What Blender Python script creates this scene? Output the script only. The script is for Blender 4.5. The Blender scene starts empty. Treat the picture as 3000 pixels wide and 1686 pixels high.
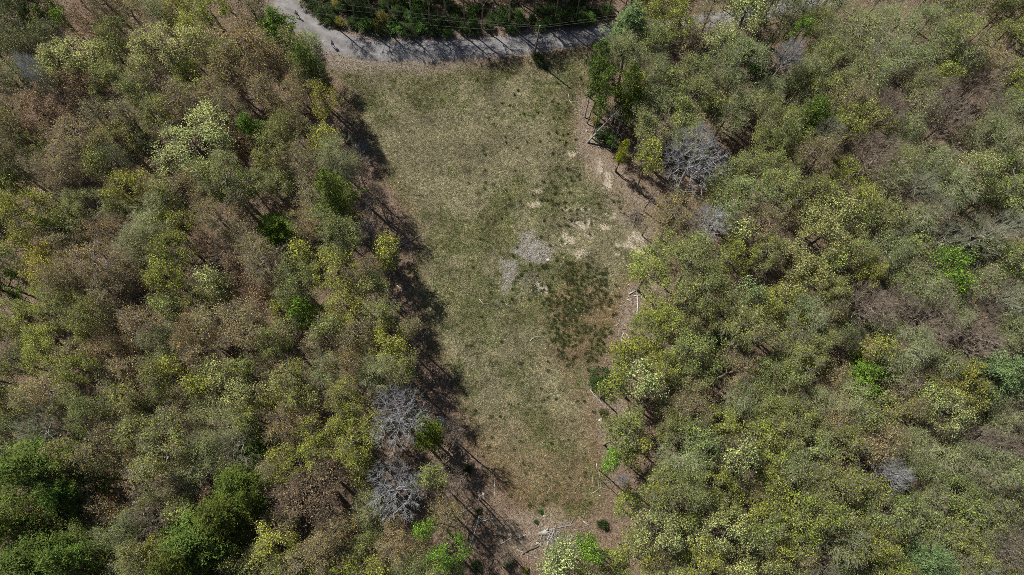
import bpy, math, random
import numpy as np
from mathutils import Vector, Matrix, Quaternion

random.seed(7)
rng = np.random.default_rng(7)
scene = bpy.context.scene
C = scene.collection

# ------------------------------------------------------------------ camera
W0, H0, F0 = 3000.0, 1686.0, 2000.0          # photograph size and focal length in its pixels
NADIR = (1450.0, 1490.0)                     # where the verticals meet
CAMH = 100.0
upc = np.array([-(NADIR[0]-W0/2), (NADIR[1]-H0/2), F0]); upc /= np.linalg.norm(upc)
xw = np.array([1.0, 0, 0]) - upc*upc[0]; xw /= np.linalg.norm(xw)
yw = np.cross(upc, xw)
R3 = np.array([xw, yw, upc])                 # camera space -> world space
cam_data = bpy.data.cameras.new('camera'); cam = bpy.data.objects.new('camera', cam_data); C.objects.link(cam)
cam_data.sensor_width = 36.0; cam_data.lens = 36.0*F0/W0; cam_data.clip_end = 5000; cam_data.clip_start = 1
M4 = Matrix([list(R3[0])+[0], list(R3[1])+[0], list(R3[2])+[CAMH], [0, 0, 0, 1]])
cam.matrix_world = M4
scene.camera = cam

def at(px, py, z=0.0):
    w = R3 @ np.array([px-W0/2, -(py-H0/2), -F0])
    t = (CAMH-z)/(-w[2])
    return float(w[0]*t), float(w[1]*t)
def to_px(x, y, z=0.0):
    p = np.stack([np.asarray(x, float), np.asarray(y, float), np.asarray(z, float)-CAMH+0*np.asarray(x, float)], -1) @ R3
    return W0/2+F0*p[..., 0]/(-p[..., 2]), H0/2-F0*p[..., 1]/(-p[..., 2])
def depth(x, y, z=0.0):
    return float(-(np.array([x, y, z-CAMH]) @ R3)[2])

# ------------------------------------------------------------------ light
a = at(1563, 175); b = at(1655, 248)         # foot of the pole and tip of its shadow
sv = np.array([b[0]-a[0], b[1]-a[1]]); sv /= np.linalg.norm(sv)
ELEV = math.radians(50)
world = bpy.data.worlds.new('World'); scene.world = world; world.use_nodes = True
wn = world.node_tree.nodes; wl = world.node_tree.links
bg = wn['Background']; sky = wn.new('ShaderNodeTexSky'); sky.sky_type = 'NISHITA'; sky.sun_disc = False
sky.sun_elevation = ELEV; sky.sun_rotation = math.atan2(-sv[0], -sv[1])
wl.new(sky.outputs[0], bg.inputs[0]); bg.inputs[1].default_value = 0.05
sun_d = bpy.data.lights.new('sun', 'SUN'); sun = bpy.data.objects.new('sun', sun_d); C.objects.link(sun)
sun_d.energy = 5.0; sun_d.angle = math.radians(0.5); sun_d.color = (1, 0.95, 0.87)
dv = Vector((sv[0], sv[1], -math.tan(ELEV)))
sun.rotation_mode = 'QUATERNION'; sun.rotation_quaternion = dv.to_track_quat('-Z', 'Y'); sun.location = (-60, 120, 150)
scene.view_settings.view_transform = 'Standard'; scene.view_settings.look = 'None'
scene.view_settings.exposure = 0.12; scene.view_settings.gamma = 1
scene.render.engine = 'CYCLES'
scene.cycles.filter_width = 0.8
scene.cycles.use_denoising = False
scene.cycles.max_bounces = 6; scene.cycles.transparent_max_bounces = 4
scene.cycles.diffuse_bounces = 2; scene.cycles.glossy_bounces = 1; scene.cycles.transmission_bounces = 2

# ------------------------------------------------------------------ helpers
def tag(o, label=None, cat=None, group=None, kind=None):
    if label: o['label'] = label
    if cat: o['category'] = cat
    if group: o['group'] = group
    if kind: o['kind'] = kind
    return o
def link(name, me, mats=None, parent=None, loc=None):
    o = bpy.data.objects.new(name, me); C.objects.link(o)
    if mats is not None:
        me.materials.clear()
        for m in (mats if isinstance(mats, (list, tuple)) else [mats]): me.materials.append(m)
    if parent is not None: o.parent = parent
    if loc is not None: o.location = loc
    return o
def mesh_np(name, V, faces, col=None, smooth=False):
    """faces: (n,k) int array, or list of such arrays"""
    me = bpy.data.meshes.new(name)
    if not isinstance(faces, list): faces = [faces]
    faces = [f for f in faces if len(f)]
    V = np.asarray(V, np.float32)
    me.vertices.add(len(V)); me.vertices.foreach_set('co', V.ravel())
    idx = np.concatenate([f.ravel() for f in faces]).astype(np.int32)
    tot = np.concatenate([np.full(len(f), f.shape[1]) for f in faces]).astype(np.int32)
    st = np.concatenate([[0], np.cumsum(tot)[:-1]]).astype(np.int32)
    me.loops.add(len(idx)); me.loops.foreach_set('vertex_index', idx)
    me.polygons.add(len(tot)); me.polygons.foreach_set('loop_start', st); me.polygons.foreach_set('loop_total', tot)
    if smooth: me.polygons.foreach_set('use_smooth', np.ones(len(tot), bool))
    me.update(calc_edges=True)
    if col is not None:
        for nm, c in col.items():
            ca = me.color_attributes.new(nm, 'FLOAT_COLOR', 'POINT')
            cc = np.ones((len(V), 4), np.float32); cc[:, :c.shape[1]] = c
            ca.data.foreach_set('color', cc.ravel())
    return me
def hsh(i, j, s):
    n = (i.astype(np.int64)*374761393 + j.astype(np.int64)*668265263 + s*974711) & 0x7fffffff
    n = ((n ^ (n >> 13))*1274126177) & 0x7fffffff
    return ((n ^ (n >> 16)) & 0xffff)/65535.0
def vn(x, y, s=0):
    x = np.asarray(x, float); y = np.asarray(y, float)
    i = np.floor(x); j = np.floor(y); fx = x-i; fy = y-j
    fx = fx*fx*(3-2*fx); fy = fy*fy*(3-2*fy)
    return (hsh(i, j, s)*(1-fx)+hsh(i+1, j, s)*fx)*(1-fy)+(hsh(i, j+1, s)*(1-fx)+hsh(i+1, j+1, s)*fx)*fy
def fbm(x, y, s=0, o=4):
    r = 0; a = .5; t = 0
    for k in range(o):
        r = r+a*vn(x*2**k+17*k, y*2**k-9*k, s+k); t += a; a *= .55
    return r/t
def ss(e0, e1, x):
    t = np.clip((x-e0)/(e1-e0), 0, 1); return t*t*(3-2*t)
def poly_sd(px, py, poly):
    """signed distance in photograph pixels, negative inside"""
    P = np.array(poly, float); d = np.full(px.shape, 1e9); ins = np.zeros(px.shape, bool)
    for k in range(len(P)):
        a = P[k]; b = P[(k+1) % len(P)]
        ex, ey = b-a; wx = px-a[0]; wy = py-a[1]
        t = np.clip((wx*ex+wy*ey)/(ex*ex+ey*ey), 0, 1)
        d = np.minimum(d, (wx-ex*t)**2+(wy-ey*t)**2)
        c = ((a[1] > py) != (b[1] > py)) & (px < (b[0]-a[0])*(py-a[1])/(b[1]-a[1]+1e-9)+a[0])
        ins ^= c
    d = np.sqrt(d); return np.where(ins, -d, d)
def srgb(r, g, b, k=1.0):
    f = lambda c: ((c/255+.055)/1.055)**2.4 if c > 10 else c/255/12.92
    return (f(r)*k, f(g)*k, f(b)*k)

# ------------------------------------------------------------------ layout of the place
ROAD_UP = [(835, -110), (850, -60), (868, 0), (905, 35), (960, 80), (1030, 108), (1120, 122), (1280, 120), (1400, 114), (1515, 105), (1630, 92), (1745, 75), (1850, 66), (2000, 50), (2150, 28), (2300, 0), (2450, -40), (2750, -110)]
ROAD_LO = [(700, -110), (745, -60), (790, 0), (828, 55), (880, 112), (955, 154), (1060, 177), (1150, 182), (1280, 180), (1400, 170), (1515, 161), (1630, 144), (1745, 124), (1850, 110), (2000, 94), (2150, 74), (2300, 46), (2450, 8), (2750, -60)]
ROAD_POLY = ROAD_UP+ROAD_LO[::-1]
CLEAR = [(960, 190), (1060, 180), (1280, 183), (1500, 165), (1745, 125), (1752, 200), (1705, 290), (1690, 400), (1740, 480), (1850, 590), (1930, 690), (1900, 770), (1840, 830), (1805, 950), (1790, 1050), (1745, 1100), (1745, 1200), (1765, 1300), (1790, 1400), (1790, 1490), (1720, 1535), (1620, 1545), (1530, 1500), (1450, 1440), (1400, 1350), (1340, 1230), (1300, 1100), (1240, 1000), (1210, 900), (1190, 800), (1210, 700), (1170, 600), (1100, 500), (1060, 420), (1020, 330), (985, 260)]
DIRT = [[(1690, 270), (1730, 250), (1760, 340), (1790, 450), (1900, 560), (1960, 700), (1910, 790), (1870, 740), (1790, 660), (1740, 560), (1680, 440), (1680, 330)],
        [(1490, 1500), (1640, 1480), (1700, 1560), (1760, 1600), (1500, 1640), (1440, 1560)],
        [(1840, 830), (1960, 800), (1960, 1020), (1850, 1060), (1800, 1000)],
        [(1740, 1100), (1830, 1150), (1860, 1250), (1790, 1420), (1750, 1300)]]
GRAVEL = [[(1545, 692), (1566, 684), (1616, 722), (1614, 770), (1570, 768), (1520, 762), (1486, 748), (1505, 712), (1540, 696)],
          [(1468, 755), (1530, 755), (1520, 800), (1504, 855), (1484, 890), (1455, 885), (1458, 820)],
          [(1520, 800), (1570, 790), (1600, 830), (1570, 870), (1530, 850)]]
SAND = [((1720, 660), 32, 14), ((1765, 663), 30, 12), ((1785, 636), 18, 12), ((1662, 690), 16, 14), ((1668, 705), 12, 12), ((1732, 695), 18, 12), ((1880, 740), 44, 20), ((1872, 695), 24, 14), ((1845, 722), 16, 12),
        ((1700, 742), 30, 14), ((1590, 845), 22, 18), ((1712, 612), 20, 7), ((1810, 720), 12, 8), ((1740, 405), 16, 10), ((1758, 490), 10, 22), ((1780, 530), 12, 22), ((1675, 450), 14, 10), ((1570, 600), 22, 9), ((1550, 465), 10, 5), ((1655, 610), 16, 6), ((1812, 745), 22, 10), ((1580, 562), 16, 7)]
TRAIL = [(2110, 130), (2150, 230), (2150, 300), (2170, 390), (2175, 460), (2210, 560), (2250, 550), (2215, 440), (2200, 330), (2180, 230), (2160, 120)]

def hgt(x, y):
    x = np.asarray(x, float); y = np.asarray(y, float)
    return 0.35*(fbm(x/28, y/28, 91, 2)-.5)+0.10*(fbm(x/3.1, y/3.1, 55, 2)-.5)
def masks(x, y):
    px, py = to_px(x, y, 0*x)
    n1 = fbm(x/2.2, y/2.2, 3, 3)-.5; n2 = fbm(x/.7, y/.7, 8, 2)-.5; n3 = fbm(x/6., y/6., 31, 3)-.5
    wob = n1*50+n2*26
    rd = poly_sd(px, py, ROAD_POLY)
    cl = poly_sd(px, py, CLEAR)
    grass = 1-ss(-45, 22, cl+wob*1.5)
    dirt = np.zeros_like(px)
    for p in DIRT: dirt = np.maximum(dirt, 1-ss(-25, 12, poly_sd(px, py, p)+wob))
    gravel = np.zeros_like(px)
    for p, gw in zip(GRAVEL, (1, .9, .35)): gravel = np.maximum(gravel, gw*(1-ss(-14, 12, poly_sd(px, py, p)+wob*.9)))
    gravel *= .72+.28*ss(.35, .6, fbm(x/.8, y/.8, 301, 3))
    sand = np.zeros_like(px)
    for (c, rx, ry) in SAND:
        d = np.sqrt(((px-c[0])/rx)**2+((py-c[1])/ry)**2)
        sand = np.maximum(sand, 1-ss(.5, 1.15, d+n2*1.5+n1*1.2))
    shoulder = (1-ss(5, 60, rd+wob*.9))*ss(1.0, 0, (px-1250)/300) + (1-ss(0, 14, rd+wob*.4))
    bend = 1-ss(.4, 1.1, np.sqrt(((px-1010)/170)**2+((py-185)/40)**2)+n1*.8)
    shoulder = np.clip(np.maximum(shoulder, bend*.9), 0, 1)
    road = 1-ss(-10, 4, rd+wob*.25)
    trail = 1-ss(-15, 10, poly_sd(px, py, TRAIL)+wob*.5)
    # how green the grass is
    g = .42+n3*2.4+n1*1.3
    g += .35*(1-ss(.3, 1.1, np.hypot((px-1670)/70, (py-450)/330)))+.3*(1-ss(.3, 1.1, np.hypot((px-1620)/150, (py-620)/90)))
    g += .30*(1-ss(.3, 1.2, np.hypot((px-1430)/170, (py-830)/170)))+.25*(1-ss(.3, 1.2, np.hypot((px-1520)/90, (py-1130)/140)))
    g += .35*(1-ss(.3, 1.1, np.hypot((px-1500)/260, (py-215)/40)))
    g += 1.0*(1-ss(.5, 1.1, np.hypot((px-1326)/22, (py-500)/20)))+1.0*(1-ss(.5, 1.1, np.hypot((px-1455)/12, (py-860)/28)))
    g += .9*(1-ss(.5, 1.1, np.hypot((px-1462)/14, (py-715)/24)))
    g -= .35*(1-ss(.3, 1.2, np.hypot((px-1430)/180, (py-440)/90)))+.30*(1-ss(.3, 1.2, np.hypot((px-1260)/90, (py-880)/90)))
    g -= .25*(1-ss(.3, 1.2, np.hypot((px-1640)/80, (py-1180)/130)))
    g -= .3*ss(1120, 1350, py)
    brown = .9*(1-ss(.4, 1.2, np.hypot((px-1700)/120, (py-950)/190)+n1*.6))+.8*ss(1100, 1450, py)+.6*(1-ss(0, 70, -cl+wob))+np.clip(n3*2-.2, 0, 1)
    return dict(px=px, py=py, rd=rd, cl=cl, grass=grass, dirt=dirt, gravel=gravel, sand=sand, shoulder=shoulder,
                road=road, trail=trail, green=np.clip(g, 0, 1), brown=np.clip(brown, 0, 1))

COL = dict(straw=(.30, .275, .168), green=(.098, .108, .040), brown=(.20, .145, .095), litter=(.205, .152, .110), dirt=(.25, .205, .155),
           gravel=(.30, .275, .275), sand=(.44, .385, .29), road=(.25, .245, .25), shoulder=(.235, .20, .165))
COL = {k: np.array(v) for k, v in COL.items()}
def base_color(m):
    mix = lambda a, b, t: a*(1-t[..., None])+b*t[..., None]
    c = np.broadcast_to(COL['litter'], m['px'].shape+(3,)).copy()
    gr = mix(np.broadcast_to(COL['straw']*.72, c.shape), COL['brown']*.9, m['brown'])
    gr = mix(gr, COL['green']*1.35, ss(.25, 1.0, m['green'])*.65)
    gr = gr*(.62+.76*fbm(m['px']/60, m['py']/50, 205, 3))[..., None]
    c = mix(c, gr, m['grass'])
    c = mix(c, COL['dirt'], m['dirt']*.8)
    c = mix(c, COL['shoulder'], m['shoulder']*.75)
    c = mix(c, COL['gravel'], m['gravel']*.7)
    c = mix(c, COL['sand'], m['sand']*.9)
    c = mix(c, COL['litter']*1.15, m['trail']*.6)
    return c

# ------------------------------------------------------------------ materials
def new_mat(name):
    m = bpy.data.materials.new(name); m.use_nodes = True
    nt = m.node_tree; bs = nt.nodes['Principled BSDF']
    bs.inputs['Roughness'].default_value = .9
    bs.inputs['Specular IOR Level'].default_value = .15
    return m, nt, bs
def ground_mat(name, attr='Col', scales=(2.5, 9, 34), amt=(.35, .55, .7), bump=.5, tint=None):
    m, nt, bs = new_mat(name); N = nt.nodes; L = nt.links
    at_ = N.new('ShaderNodeAttribute'); at_.attribute_name = attr
    tc = N.new('ShaderNodeNewGeometry')
    cur = at_.outputs['Color']; hs = []
    for s, a in zip(scales, amt):
        no = N.new('ShaderNodeTexNoise'); no.inputs['Scale'].default_value = s; no.inputs['Detail'].default_value = 3
        L.new(tc.outputs['Position'], no.inputs['Vector'])
        mr = N.new('ShaderNodeMapRange'); mr.inputs['From Min'].default_value = .3; mr.inputs['From Max'].default_value = .7
        mr.inputs['To Min'].default_value = 1-a; mr.inputs['To Max'].default_value = 1+a
        L.new(no.outputs['Fac'], mr.inputs['Value'])
        mx = N.new('ShaderNodeVectorMath'); mx.operation = 'SCALE'
        L.new(cur, mx.inputs[0]); L.new(mr.outputs[0], mx.inputs['Scale']); cur = mx.outputs[0]
        hs.append(no.outputs['Fac'])
    L.new(cur, bs.inputs['Base Color'])
    bp = N.new('ShaderNodeBump'); bp.inputs['Strength'].default_value = bump; bp.inputs['Distance'].default_value = .08
    L.new(hs[-1], bp.inputs['Height']); L.new(bp.outputs[0], bs.inputs['Normal'])
    return m
M_ground = ground_mat('ground_soil_and_litter')
M_road = ground_mat('gravel_road', scales=(.6, 3, 14, 40), amt=(.12, .12, .2, .3), bump=.3)
def blade_mat(name, trans=.25):
    m, nt, bs = new_mat(name); N = nt.nodes; L = nt.links
    at_ = N.new('ShaderNodeAttribute'); at_.attribute_name = 'Col'
    L.new(at_.outputs['Color'], bs.inputs['Base Color'])
    if trans > 0:
        tr = N.new('ShaderNodeBsdfTranslucent'); L.new(at_.outputs['Color'], tr.inputs['Color'])
        mx = N.new('ShaderNodeMixShader'); mx.inputs[0].default_value = trans
        L.new(bs.outputs[0], mx.inputs[1]); L.new(tr.outputs[0], mx.inputs[2]); L.new(mx.outputs[0], N['Material Output'].inputs[0])
    return m
M_blade = blade_mat('dry_and_green_grass'); M_leaflit = blade_mat('fallen_leaves', .1); M_stone = blade_mat('small_stones', 0)
def objcol_mat(name, trans=.3, rough=.8, spec=.2, noise=None):
    """colour of the single plant (object colour) times the variation of the single leaf"""
    m, nt, bs = new_mat(name); N = nt.nodes; L = nt.links
    bs.inputs['Roughness'].default_value = rough; bs.inputs['Specular IOR Level'].default_value = spec
    oi = N.new('ShaderNodeObjectInfo'); at_ = N.new('ShaderNodeAttribute'); at_.attribute_name = 'Var'
    mu = N.new('ShaderNodeVectorMath'); mu.operation = 'MULTIPLY'
    L.new(oi.outputs['Color'], mu.inputs[0]); L.new(at_.outputs['Color'], mu.inputs[1])
    cur = mu.outputs[0]
    if noise:
        tc = N.new('ShaderNodeTexCoord'); no = N.new('ShaderNodeTexNoise'); no.inputs['Scale'].default_value = noise
        L.new(tc.outputs['Object'], no.inputs['Vector'])
        mr = N.new('ShaderNodeMapRange'); mr.inputs['From Min'].default_value = .3; mr.inputs['From Max'].default_value = .7
        mr.inputs['To Min'].default_value = .6; mr.inputs['To Max'].default_value = 1.35; L.new(no.outputs['Fac'], mr.inputs['Value'])
        sc = N.new('ShaderNodeVectorMath'); sc.operation = 'SCALE'; L.new(cur, sc.inputs[0]); L.new(mr.outputs[0], sc.inputs['Scale']); cur = sc.outputs[0]
    L.new(cur, bs.inputs['Base Color'])
    if trans > 0:
        tr = N.new('ShaderNodeBsdfTranslucent'); L.new(cur, tr.inputs['Color'])
        mx = N.new('ShaderNodeMixShader'); mx.inputs[0].default_value = trans
        L.new(bs.outputs[0], mx.inputs[1]); L.new(tr.outputs[0], mx.inputs[2]); L.new(mx.outputs[0], N['Material Output'].inputs[0])
    return m
M_leaf = objcol_mat('spring_leaves', .2)
M_needle = objcol_mat('pine_needles', .15, .7, .25)
M_bark = objcol_mat('bark', 0, .9, .1, 3.0)
M_wood = objcol_mat('weathered_wood', 0, .85, .1, 6.0)
M_rock = objcol_mat('rock', 0, .9, .1, 2.0)
def plain(name, col, rough=.8, noise=None):
    m, nt, bs = new_mat(name); bs.inputs['Roughness'].default_value = rough
    N = nt.nodes; L = nt.links
    no = N.new('ShaderNodeTexNoise'); no.inputs['Scale'].default_value = noise or 20
    cr = N.new('ShaderNodeValToRGB'); cr.color_ramp.elements[0].color = [c*.75 for c in col]+[1]; cr.color_ramp.elements[1].color = [min(1, c*1.2) for c in col]+[1]
    L.new(no.outputs['Fac'], cr.inputs[0]); L.new(cr.outputs[0], bs.inputs['Base Color'])
    return m

# ------------------------------------------------------------------ ground and road
def axis(lo, hi, st, far):
    inner = np.arange(lo, hi+st, st)
    ext = np.array([6, 14, 26, 45, 80, 150, 300, 600, far])
    return np.concatenate([(lo-ext)[::-1], inner, hi+ext])
gx = axis(-112, 112, .36, 1500); gy = axis(-16, 96, .36, 1500)
GX, GY = np.meshgrid(gx, gy)
fx, fy = GX.ravel(), GY.ravel()
inr = (np.abs(fx) < 200) & (fy > -60) & (fy < 180)
mk = masks(np.where(inr, fx, 0), np.where(inr, fy, 500.)*1.0) if False else masks(np.clip(fx, -150, 150), np.clip(fy, -50, 130))
Z = hgt(fx, fy)
nx, ny = len(gx), len(gy)
ii = (np.arange(ny-1)[:, None]*nx+np.arange(nx-1)[None, :]).ravel()
gf = np.stack([ii, ii+1, ii+nx+1, ii+nx], 1)
gcol = base_color(mk)
Zg = Z - .05*ss(6, -6, mk['rd'])
me = mesh_np('ground', np.stack([fx, fy, Zg], 1), gf, {'Col': gcol}, True)
tag(link('ground', me, M_ground), kind='structure')
# the road: its own sheet over the ground, with a ragged edge
up = np.array([at(*p) for p in ROAD_UP]); lo = np.array([at(*p) for p in ROAD_LO])
def resample(P, n):
    d = np.concatenate([[0], np.cumsum(np.linalg.norm(np.diff(P, axis=0), axis=1))])
    # smooth with a Catmull-like pass
    t = np.linspace(0, d[-1], n); Q = np.stack([np.interp(t, d, P[:, k]) for k in (0, 1)], 1)
    for _ in range(int(n/25)):
        Q[1:-1] = (Q[:-2]+2*Q[1:-1]+Q[2:])/4
    return Q
ns, nc = 420, 14
U = resample(up, ns); Lw = resample(lo, ns)
ed = (fbm(np.arange(ns)*.35, np.zeros(ns), 4, 3)-.5)*1.0; ed2 = (fbm(np.arange(ns)*.35, np.ones(ns)*7, 14, 3)-.5)*1.2
dirn = (Lw-U)/np.linalg.norm(Lw-U, axis=1)[:, None]
U = U+dirn*ed[:, None]; Lw = Lw+dirn*ed2[:, None]
tt = np.linspace(0, 1, nc)
RP = U[:, None, :]*(1-tt[None, :, None])+Lw[:, None, :]*tt[None, :, None]
rx, ry = RP[..., 0].ravel(), RP[..., 1].ravel()
crown = (np.sin(np.pi*np.tile(tt, ns)))
rz = hgt(rx, ry)+.012+.05*np.minimum(1, crown*3)-.02*np.exp(-((np.tile(tt, ns)-.3)/.07)**2)-.02*np.exp(-((np.tile(tt, ns)-.7)/.07)**2)-.06*(crown < .01)
T = np.tile(tt, ns)
n_r = fbm(rx/1.6, ry/1.6, 77, 3); trk = np.exp(-((T-.3)/.09)**2)+np.exp(-((T-.7)/.09)**2)
rcol = COL['road'][None, :]*(.52+.62*n_r+.22*trk)[:, None]*(.8+.4*fbm(rx/.5, ry/.5, 78, 2))[:, None]
tan = (ss(.6, 1.0, T)*.5+ss(.15, 0, T)*.5+.5*ss(-20, -45, rx))
rcol = rcol*(1-tan[:, None]*.5)+COL['shoulder'][None, :]*1.15*tan[:, None]*.5
ii = (np.arange(ns-1)[:, None]*nc+np.arange(nc-1)[None, :]).ravel()
rf = np.stack([ii, ii+nc, ii+nc+1, ii+1], 1)
tag(link('gravel_road', mesh_np('gravel_road', np.stack([rx, ry, rz], 1), rf, {'Col': rcol}, True), M_road), kind='structure')

# ------------------------------------------------------------------ scattered small stuff
def scatter_px(n, x0=-60, x1=3060, y0=-60, y1=1740):
    """points spread evenly over the ground that the frame covers"""
    X = rng.uniform(-112, 112, n*2); Y = rng.uniform(-16, 95, n*2)
    px, py = to_px(X, Y, 0*X); k = (px > x0) & (px < x1) & (py > y0) & (py < y1)
    return X[k][:n], Y[k][:n]
def blades(X, Y, L, Wd, lean, col, z0=0.0):
    n = len(X); an = rng.uniform(0, 2*np.pi, n); a2 = an+np.pi/2
    dz = np.sqrt(np.maximum(0, 1-lean**2))*L
    z = hgt(X, Y)+z0
    V = np.empty((n, 3, 3))
    V[:, 0] = np.stack([X-np.cos(a2)*Wd, Y-np.sin(a2)*Wd, z], 1)
    V[:, 1] = np.stack([X+np.cos(a2)*Wd, Y+np.sin(a2)*Wd, z], 1)
    V[:, 2] = np.stack([X+np.cos(an)*L*lean, Y+np.sin(an)*L*lean, z+dz], 1)
    Cc = np.repeat(col[:, None, :], 3, 1).reshape(-1, 3)
    return V.reshape(-1, 3), np.arange(n*3).reshape(n, 3), Cc
def join(parts):
    Vs, Fs, Cs = [], [], []; o = 0
    for V, F, c in parts:
        Vs.append(V); Fs.append(F+o); Cs.append(c); o += len(V)
    return np.concatenate(Vs), Fs, np.concatenate(Cs)
# grass of the clearing
X, Y = [], []
X = rng.uniform(-30, 34, 1300000); Y = rng.uniform(-14, 84, 1300000)
m = masks(X, Y)
dens = m['grass']*(1-.93*m['gravel'])*(1-.8*m['sand'])*(1-.6*m['dirt'])*(1-.9*m['road'])*(1-.7*m['shoulder'])*ss(3, 10, m['rd'])
dens *= .45+.55*ss(.25, .6, fbm(X/.5, Y/.5, 66, 2))
k = rng.random(len(X)) < dens
X, Y = X[k][:620000], Y[k][:620000]; m = {a: v[k][:620000] for a, v in m.items()}
n = len(X)
cl_g = fbm(X/.55, Y/.55, 42, 2)
isg = rng.random(n) < np.clip(ss(.15, 1.1, m['green'])*.85-.08+(cl_g-.5)*2.0, .02, .8)
c = np.where(isg[:, None], COL['green'][None]*np.array([1.1, 1.2, 1.0]), COL['straw'][None]*1.08*(1-.35*m['brown'][:, None]*np.array([.6, 1.0, 1.3])))
c = c*np.exp(rng.normal(0, .4, (n, 1)))*(.4+1.2*fbm(X/.3, Y/.3, 71, 2))[:, None]*(.6+.8*fbm(m['px']/60, m['py']/50, 205, 3))[:, None]
V, F, Cc = blades(X, Y, rng.uniform(.11, .30, n), rng.uniform(.018, .042, n), rng.uniform(.55, .97, n), c)
ks = rng.random(n) < .03                        # taller dead stalks standing in the grass
V2, F2, C2 = blades(X[ks], Y[ks], rng.uniform(.35, .7, ks.sum()), rng.uniform(.012, .02, ks.sum()), rng.uniform(.3, .85, ks.sum()), np.array([[.42, .38, .25]])*rng.uniform(.7, 1.2, (ks.sum(), 1)))
V, F, Cc = join([(V, F, Cc), (V2, F2, C2)])
tag(link('meadow_grass', mesh_np('meadow_grass', V, F, {'Col': Cc}), M_blade),
    'short dry and green grass covering the clearing', 'grass', kind='stuff')
# dark green tufts in the right and lower right of the clearing
TX = rng.uniform(-5, 26, 60000); TY = rng.uniform(0, 80, 60000); m = masks(TX, TY)
zone = .9*(1-ss(.5, 1.15, np.hypot((m['px']-1710)/115, (m['py']-930)/180)))+.12*(1-ss(.3, 1.1, np.hypot((m['px']-1660)/120, (m['py']-590)/130)))+.13*(1-ss(.3, 1.1, np.hypot((m['px']-1660)/60, (m['py']-400)/130)))+.12*(1-ss(.5, 1.1, np.hypot((m['px']-1580)/150, (m['py']-800)/100)))+.02
dens = zone*m['grass']*(1-.5*m['sand'])*(1-.8*m['gravel'])
k = np.nonzero(rng.random(len(TX)) < dens*.2*(.1+1.8*ss(.35, .65, fbm(TX/1.6, TY/1.6, 12, 2))))[0]
keep = []; cells = {}
for q in k:
    key = (int(TX[q]/.55), int(TY[q]/.55))
    if key in cells: continue
    cells[key] = 1; keep.append(q)
keep = np.array(keep[:1100]); nb = 60
cx = np.repeat(TX[keep], nb); cy = np.repeat(TY[keep], nb); rr = np.repeat(np.clip(np.exp(rng.normal(-2.1, .5, len(keep))), .04, .4), nb)
n = len(cx); cx = cx+rng.normal(0, 1, n)*rr; cy = cy+rng.normal(0, 1, n)*rr*.9
c = np.array([.088, .108, .038])[None]*np.repeat(rng.uniform(.7, 1.5, len(keep)), nb)[:, None]*rng.uniform(.7, 1.4, (n, 1))
V, F, Cc = blades(cx, cy, rng.uniform(.22, .45, n), rng.uniform(.02, .035, n), rng.uniform(.3, .8, n), c)
tag(link('grass_tufts', mesh_np('grass_tufts', V, F, {'Col': Cc}), M_blade),
    'dark green tufts of sedge dotted over the right side of the clearing', 'grass tufts', kind='stuff')
# fallen leaves on the forest floor
X, Y = scatter_px(420000); m = masks(X, Y)
dens = (1-.93*m['grass'])*(1-.9*m['road'])*(1-.7*m['shoulder'])*(1-.8*m['sand'])*(1-.4*m['dirt'])*ss(0, 8, m['rd'])
k = rng.random(len(X)) < dens*.85
X, Y = X[k][:260000], Y[k][:260000]; n = len(X)
t = rng.random((n, 1)); c = COL['litter'][None]*(1.15+.25*rng.normal(0, 1, (n, 1)))*(1-t*.35*np.array([.2, .8, 1.0]))
c = np.clip(c, .03, .6); s = rng.uniform(.05, .11, n); an = rng.uniform(0, 6.28, n); tl = rng.normal(0, .5, (n, 2))
z = hgt(X, Y)+.03
V = np.empty((n, 4, 3))
for q, (u, v) in enumerate(((-1, 0), (0, -.7), (1, 0), (0, .7))):
    ax_ = (u*np.cos(an)-v*np.sin(an))*s; ay_ = (u*np.sin(an)+v*np.cos(an))*s
    V[:, q] = np.stack([X+ax_, Y+ay_, z+np.abs(tl[:, 0]*ax_+tl[:, 1]*ay_)+.02*(u > 0)], 1)
tag(link('leaf_litter', mesh_np('leaf_litter', V.reshape(-1, 3), np.arange(n*4).reshape(n, 4), {'Col': np.repeat(c, 4, 0)}), M_leaflit),
    'tan and reddish fallen leaves covering the forest floor', 'leaf litter', kind='stuff')
# small stones on gravel patches, road edges and sand
X = rng.uniform(-40, 40, 300000); Y = rng.uniform(5, 95, 300000); m = masks(X, Y)
k = rng.random(len(X)) < np.clip(m['gravel']*.9+m['sand']*.25+m['shoulder']*.18+m['road']*.10, 0, 1)*.5*(m['cl'] < 80)
X, Y = X[k][:16000], Y[k][:16000]; n = len(X); s = rng.uniform(.025, .085, n)
b8 = np.array([[-1, -1, -.3], [1, -.8, -.3], [.9, 1, -.3], [-.8, .9, -.3], [-.6, -.5, .7], [.6, -.6, .8], [.5, .6, .6], [-.5, .5, .8]])
an = rng.uniform(0, 6.28, n); V = b8[None]*s[:, None, None]*rng.uniform(.7, 1.3, (n, 8, 3))
x_ = V[..., 0]*np.cos(an)[:, None]-V[..., 1]*np.sin(an)[:, None]; y_ = V[..., 0]*np.sin(an)[:, None]+V[..., 1]*np.cos(an)[:, None]
V = np.stack([x_+X[:, None], y_+Y[:, None], V[..., 2]+(hgt(X, Y)+.03)[:, None]], -1)
f6 = np.array([[0, 1, 5, 4], [1, 2, 6, 5], [2, 3, 7, 6], [3, 0, 4, 7], [4, 5, 6, 7]])
c = np.array([.33, .31, .31])[None]*rng.uniform(.6, 1.5, (n, 1))
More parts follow.
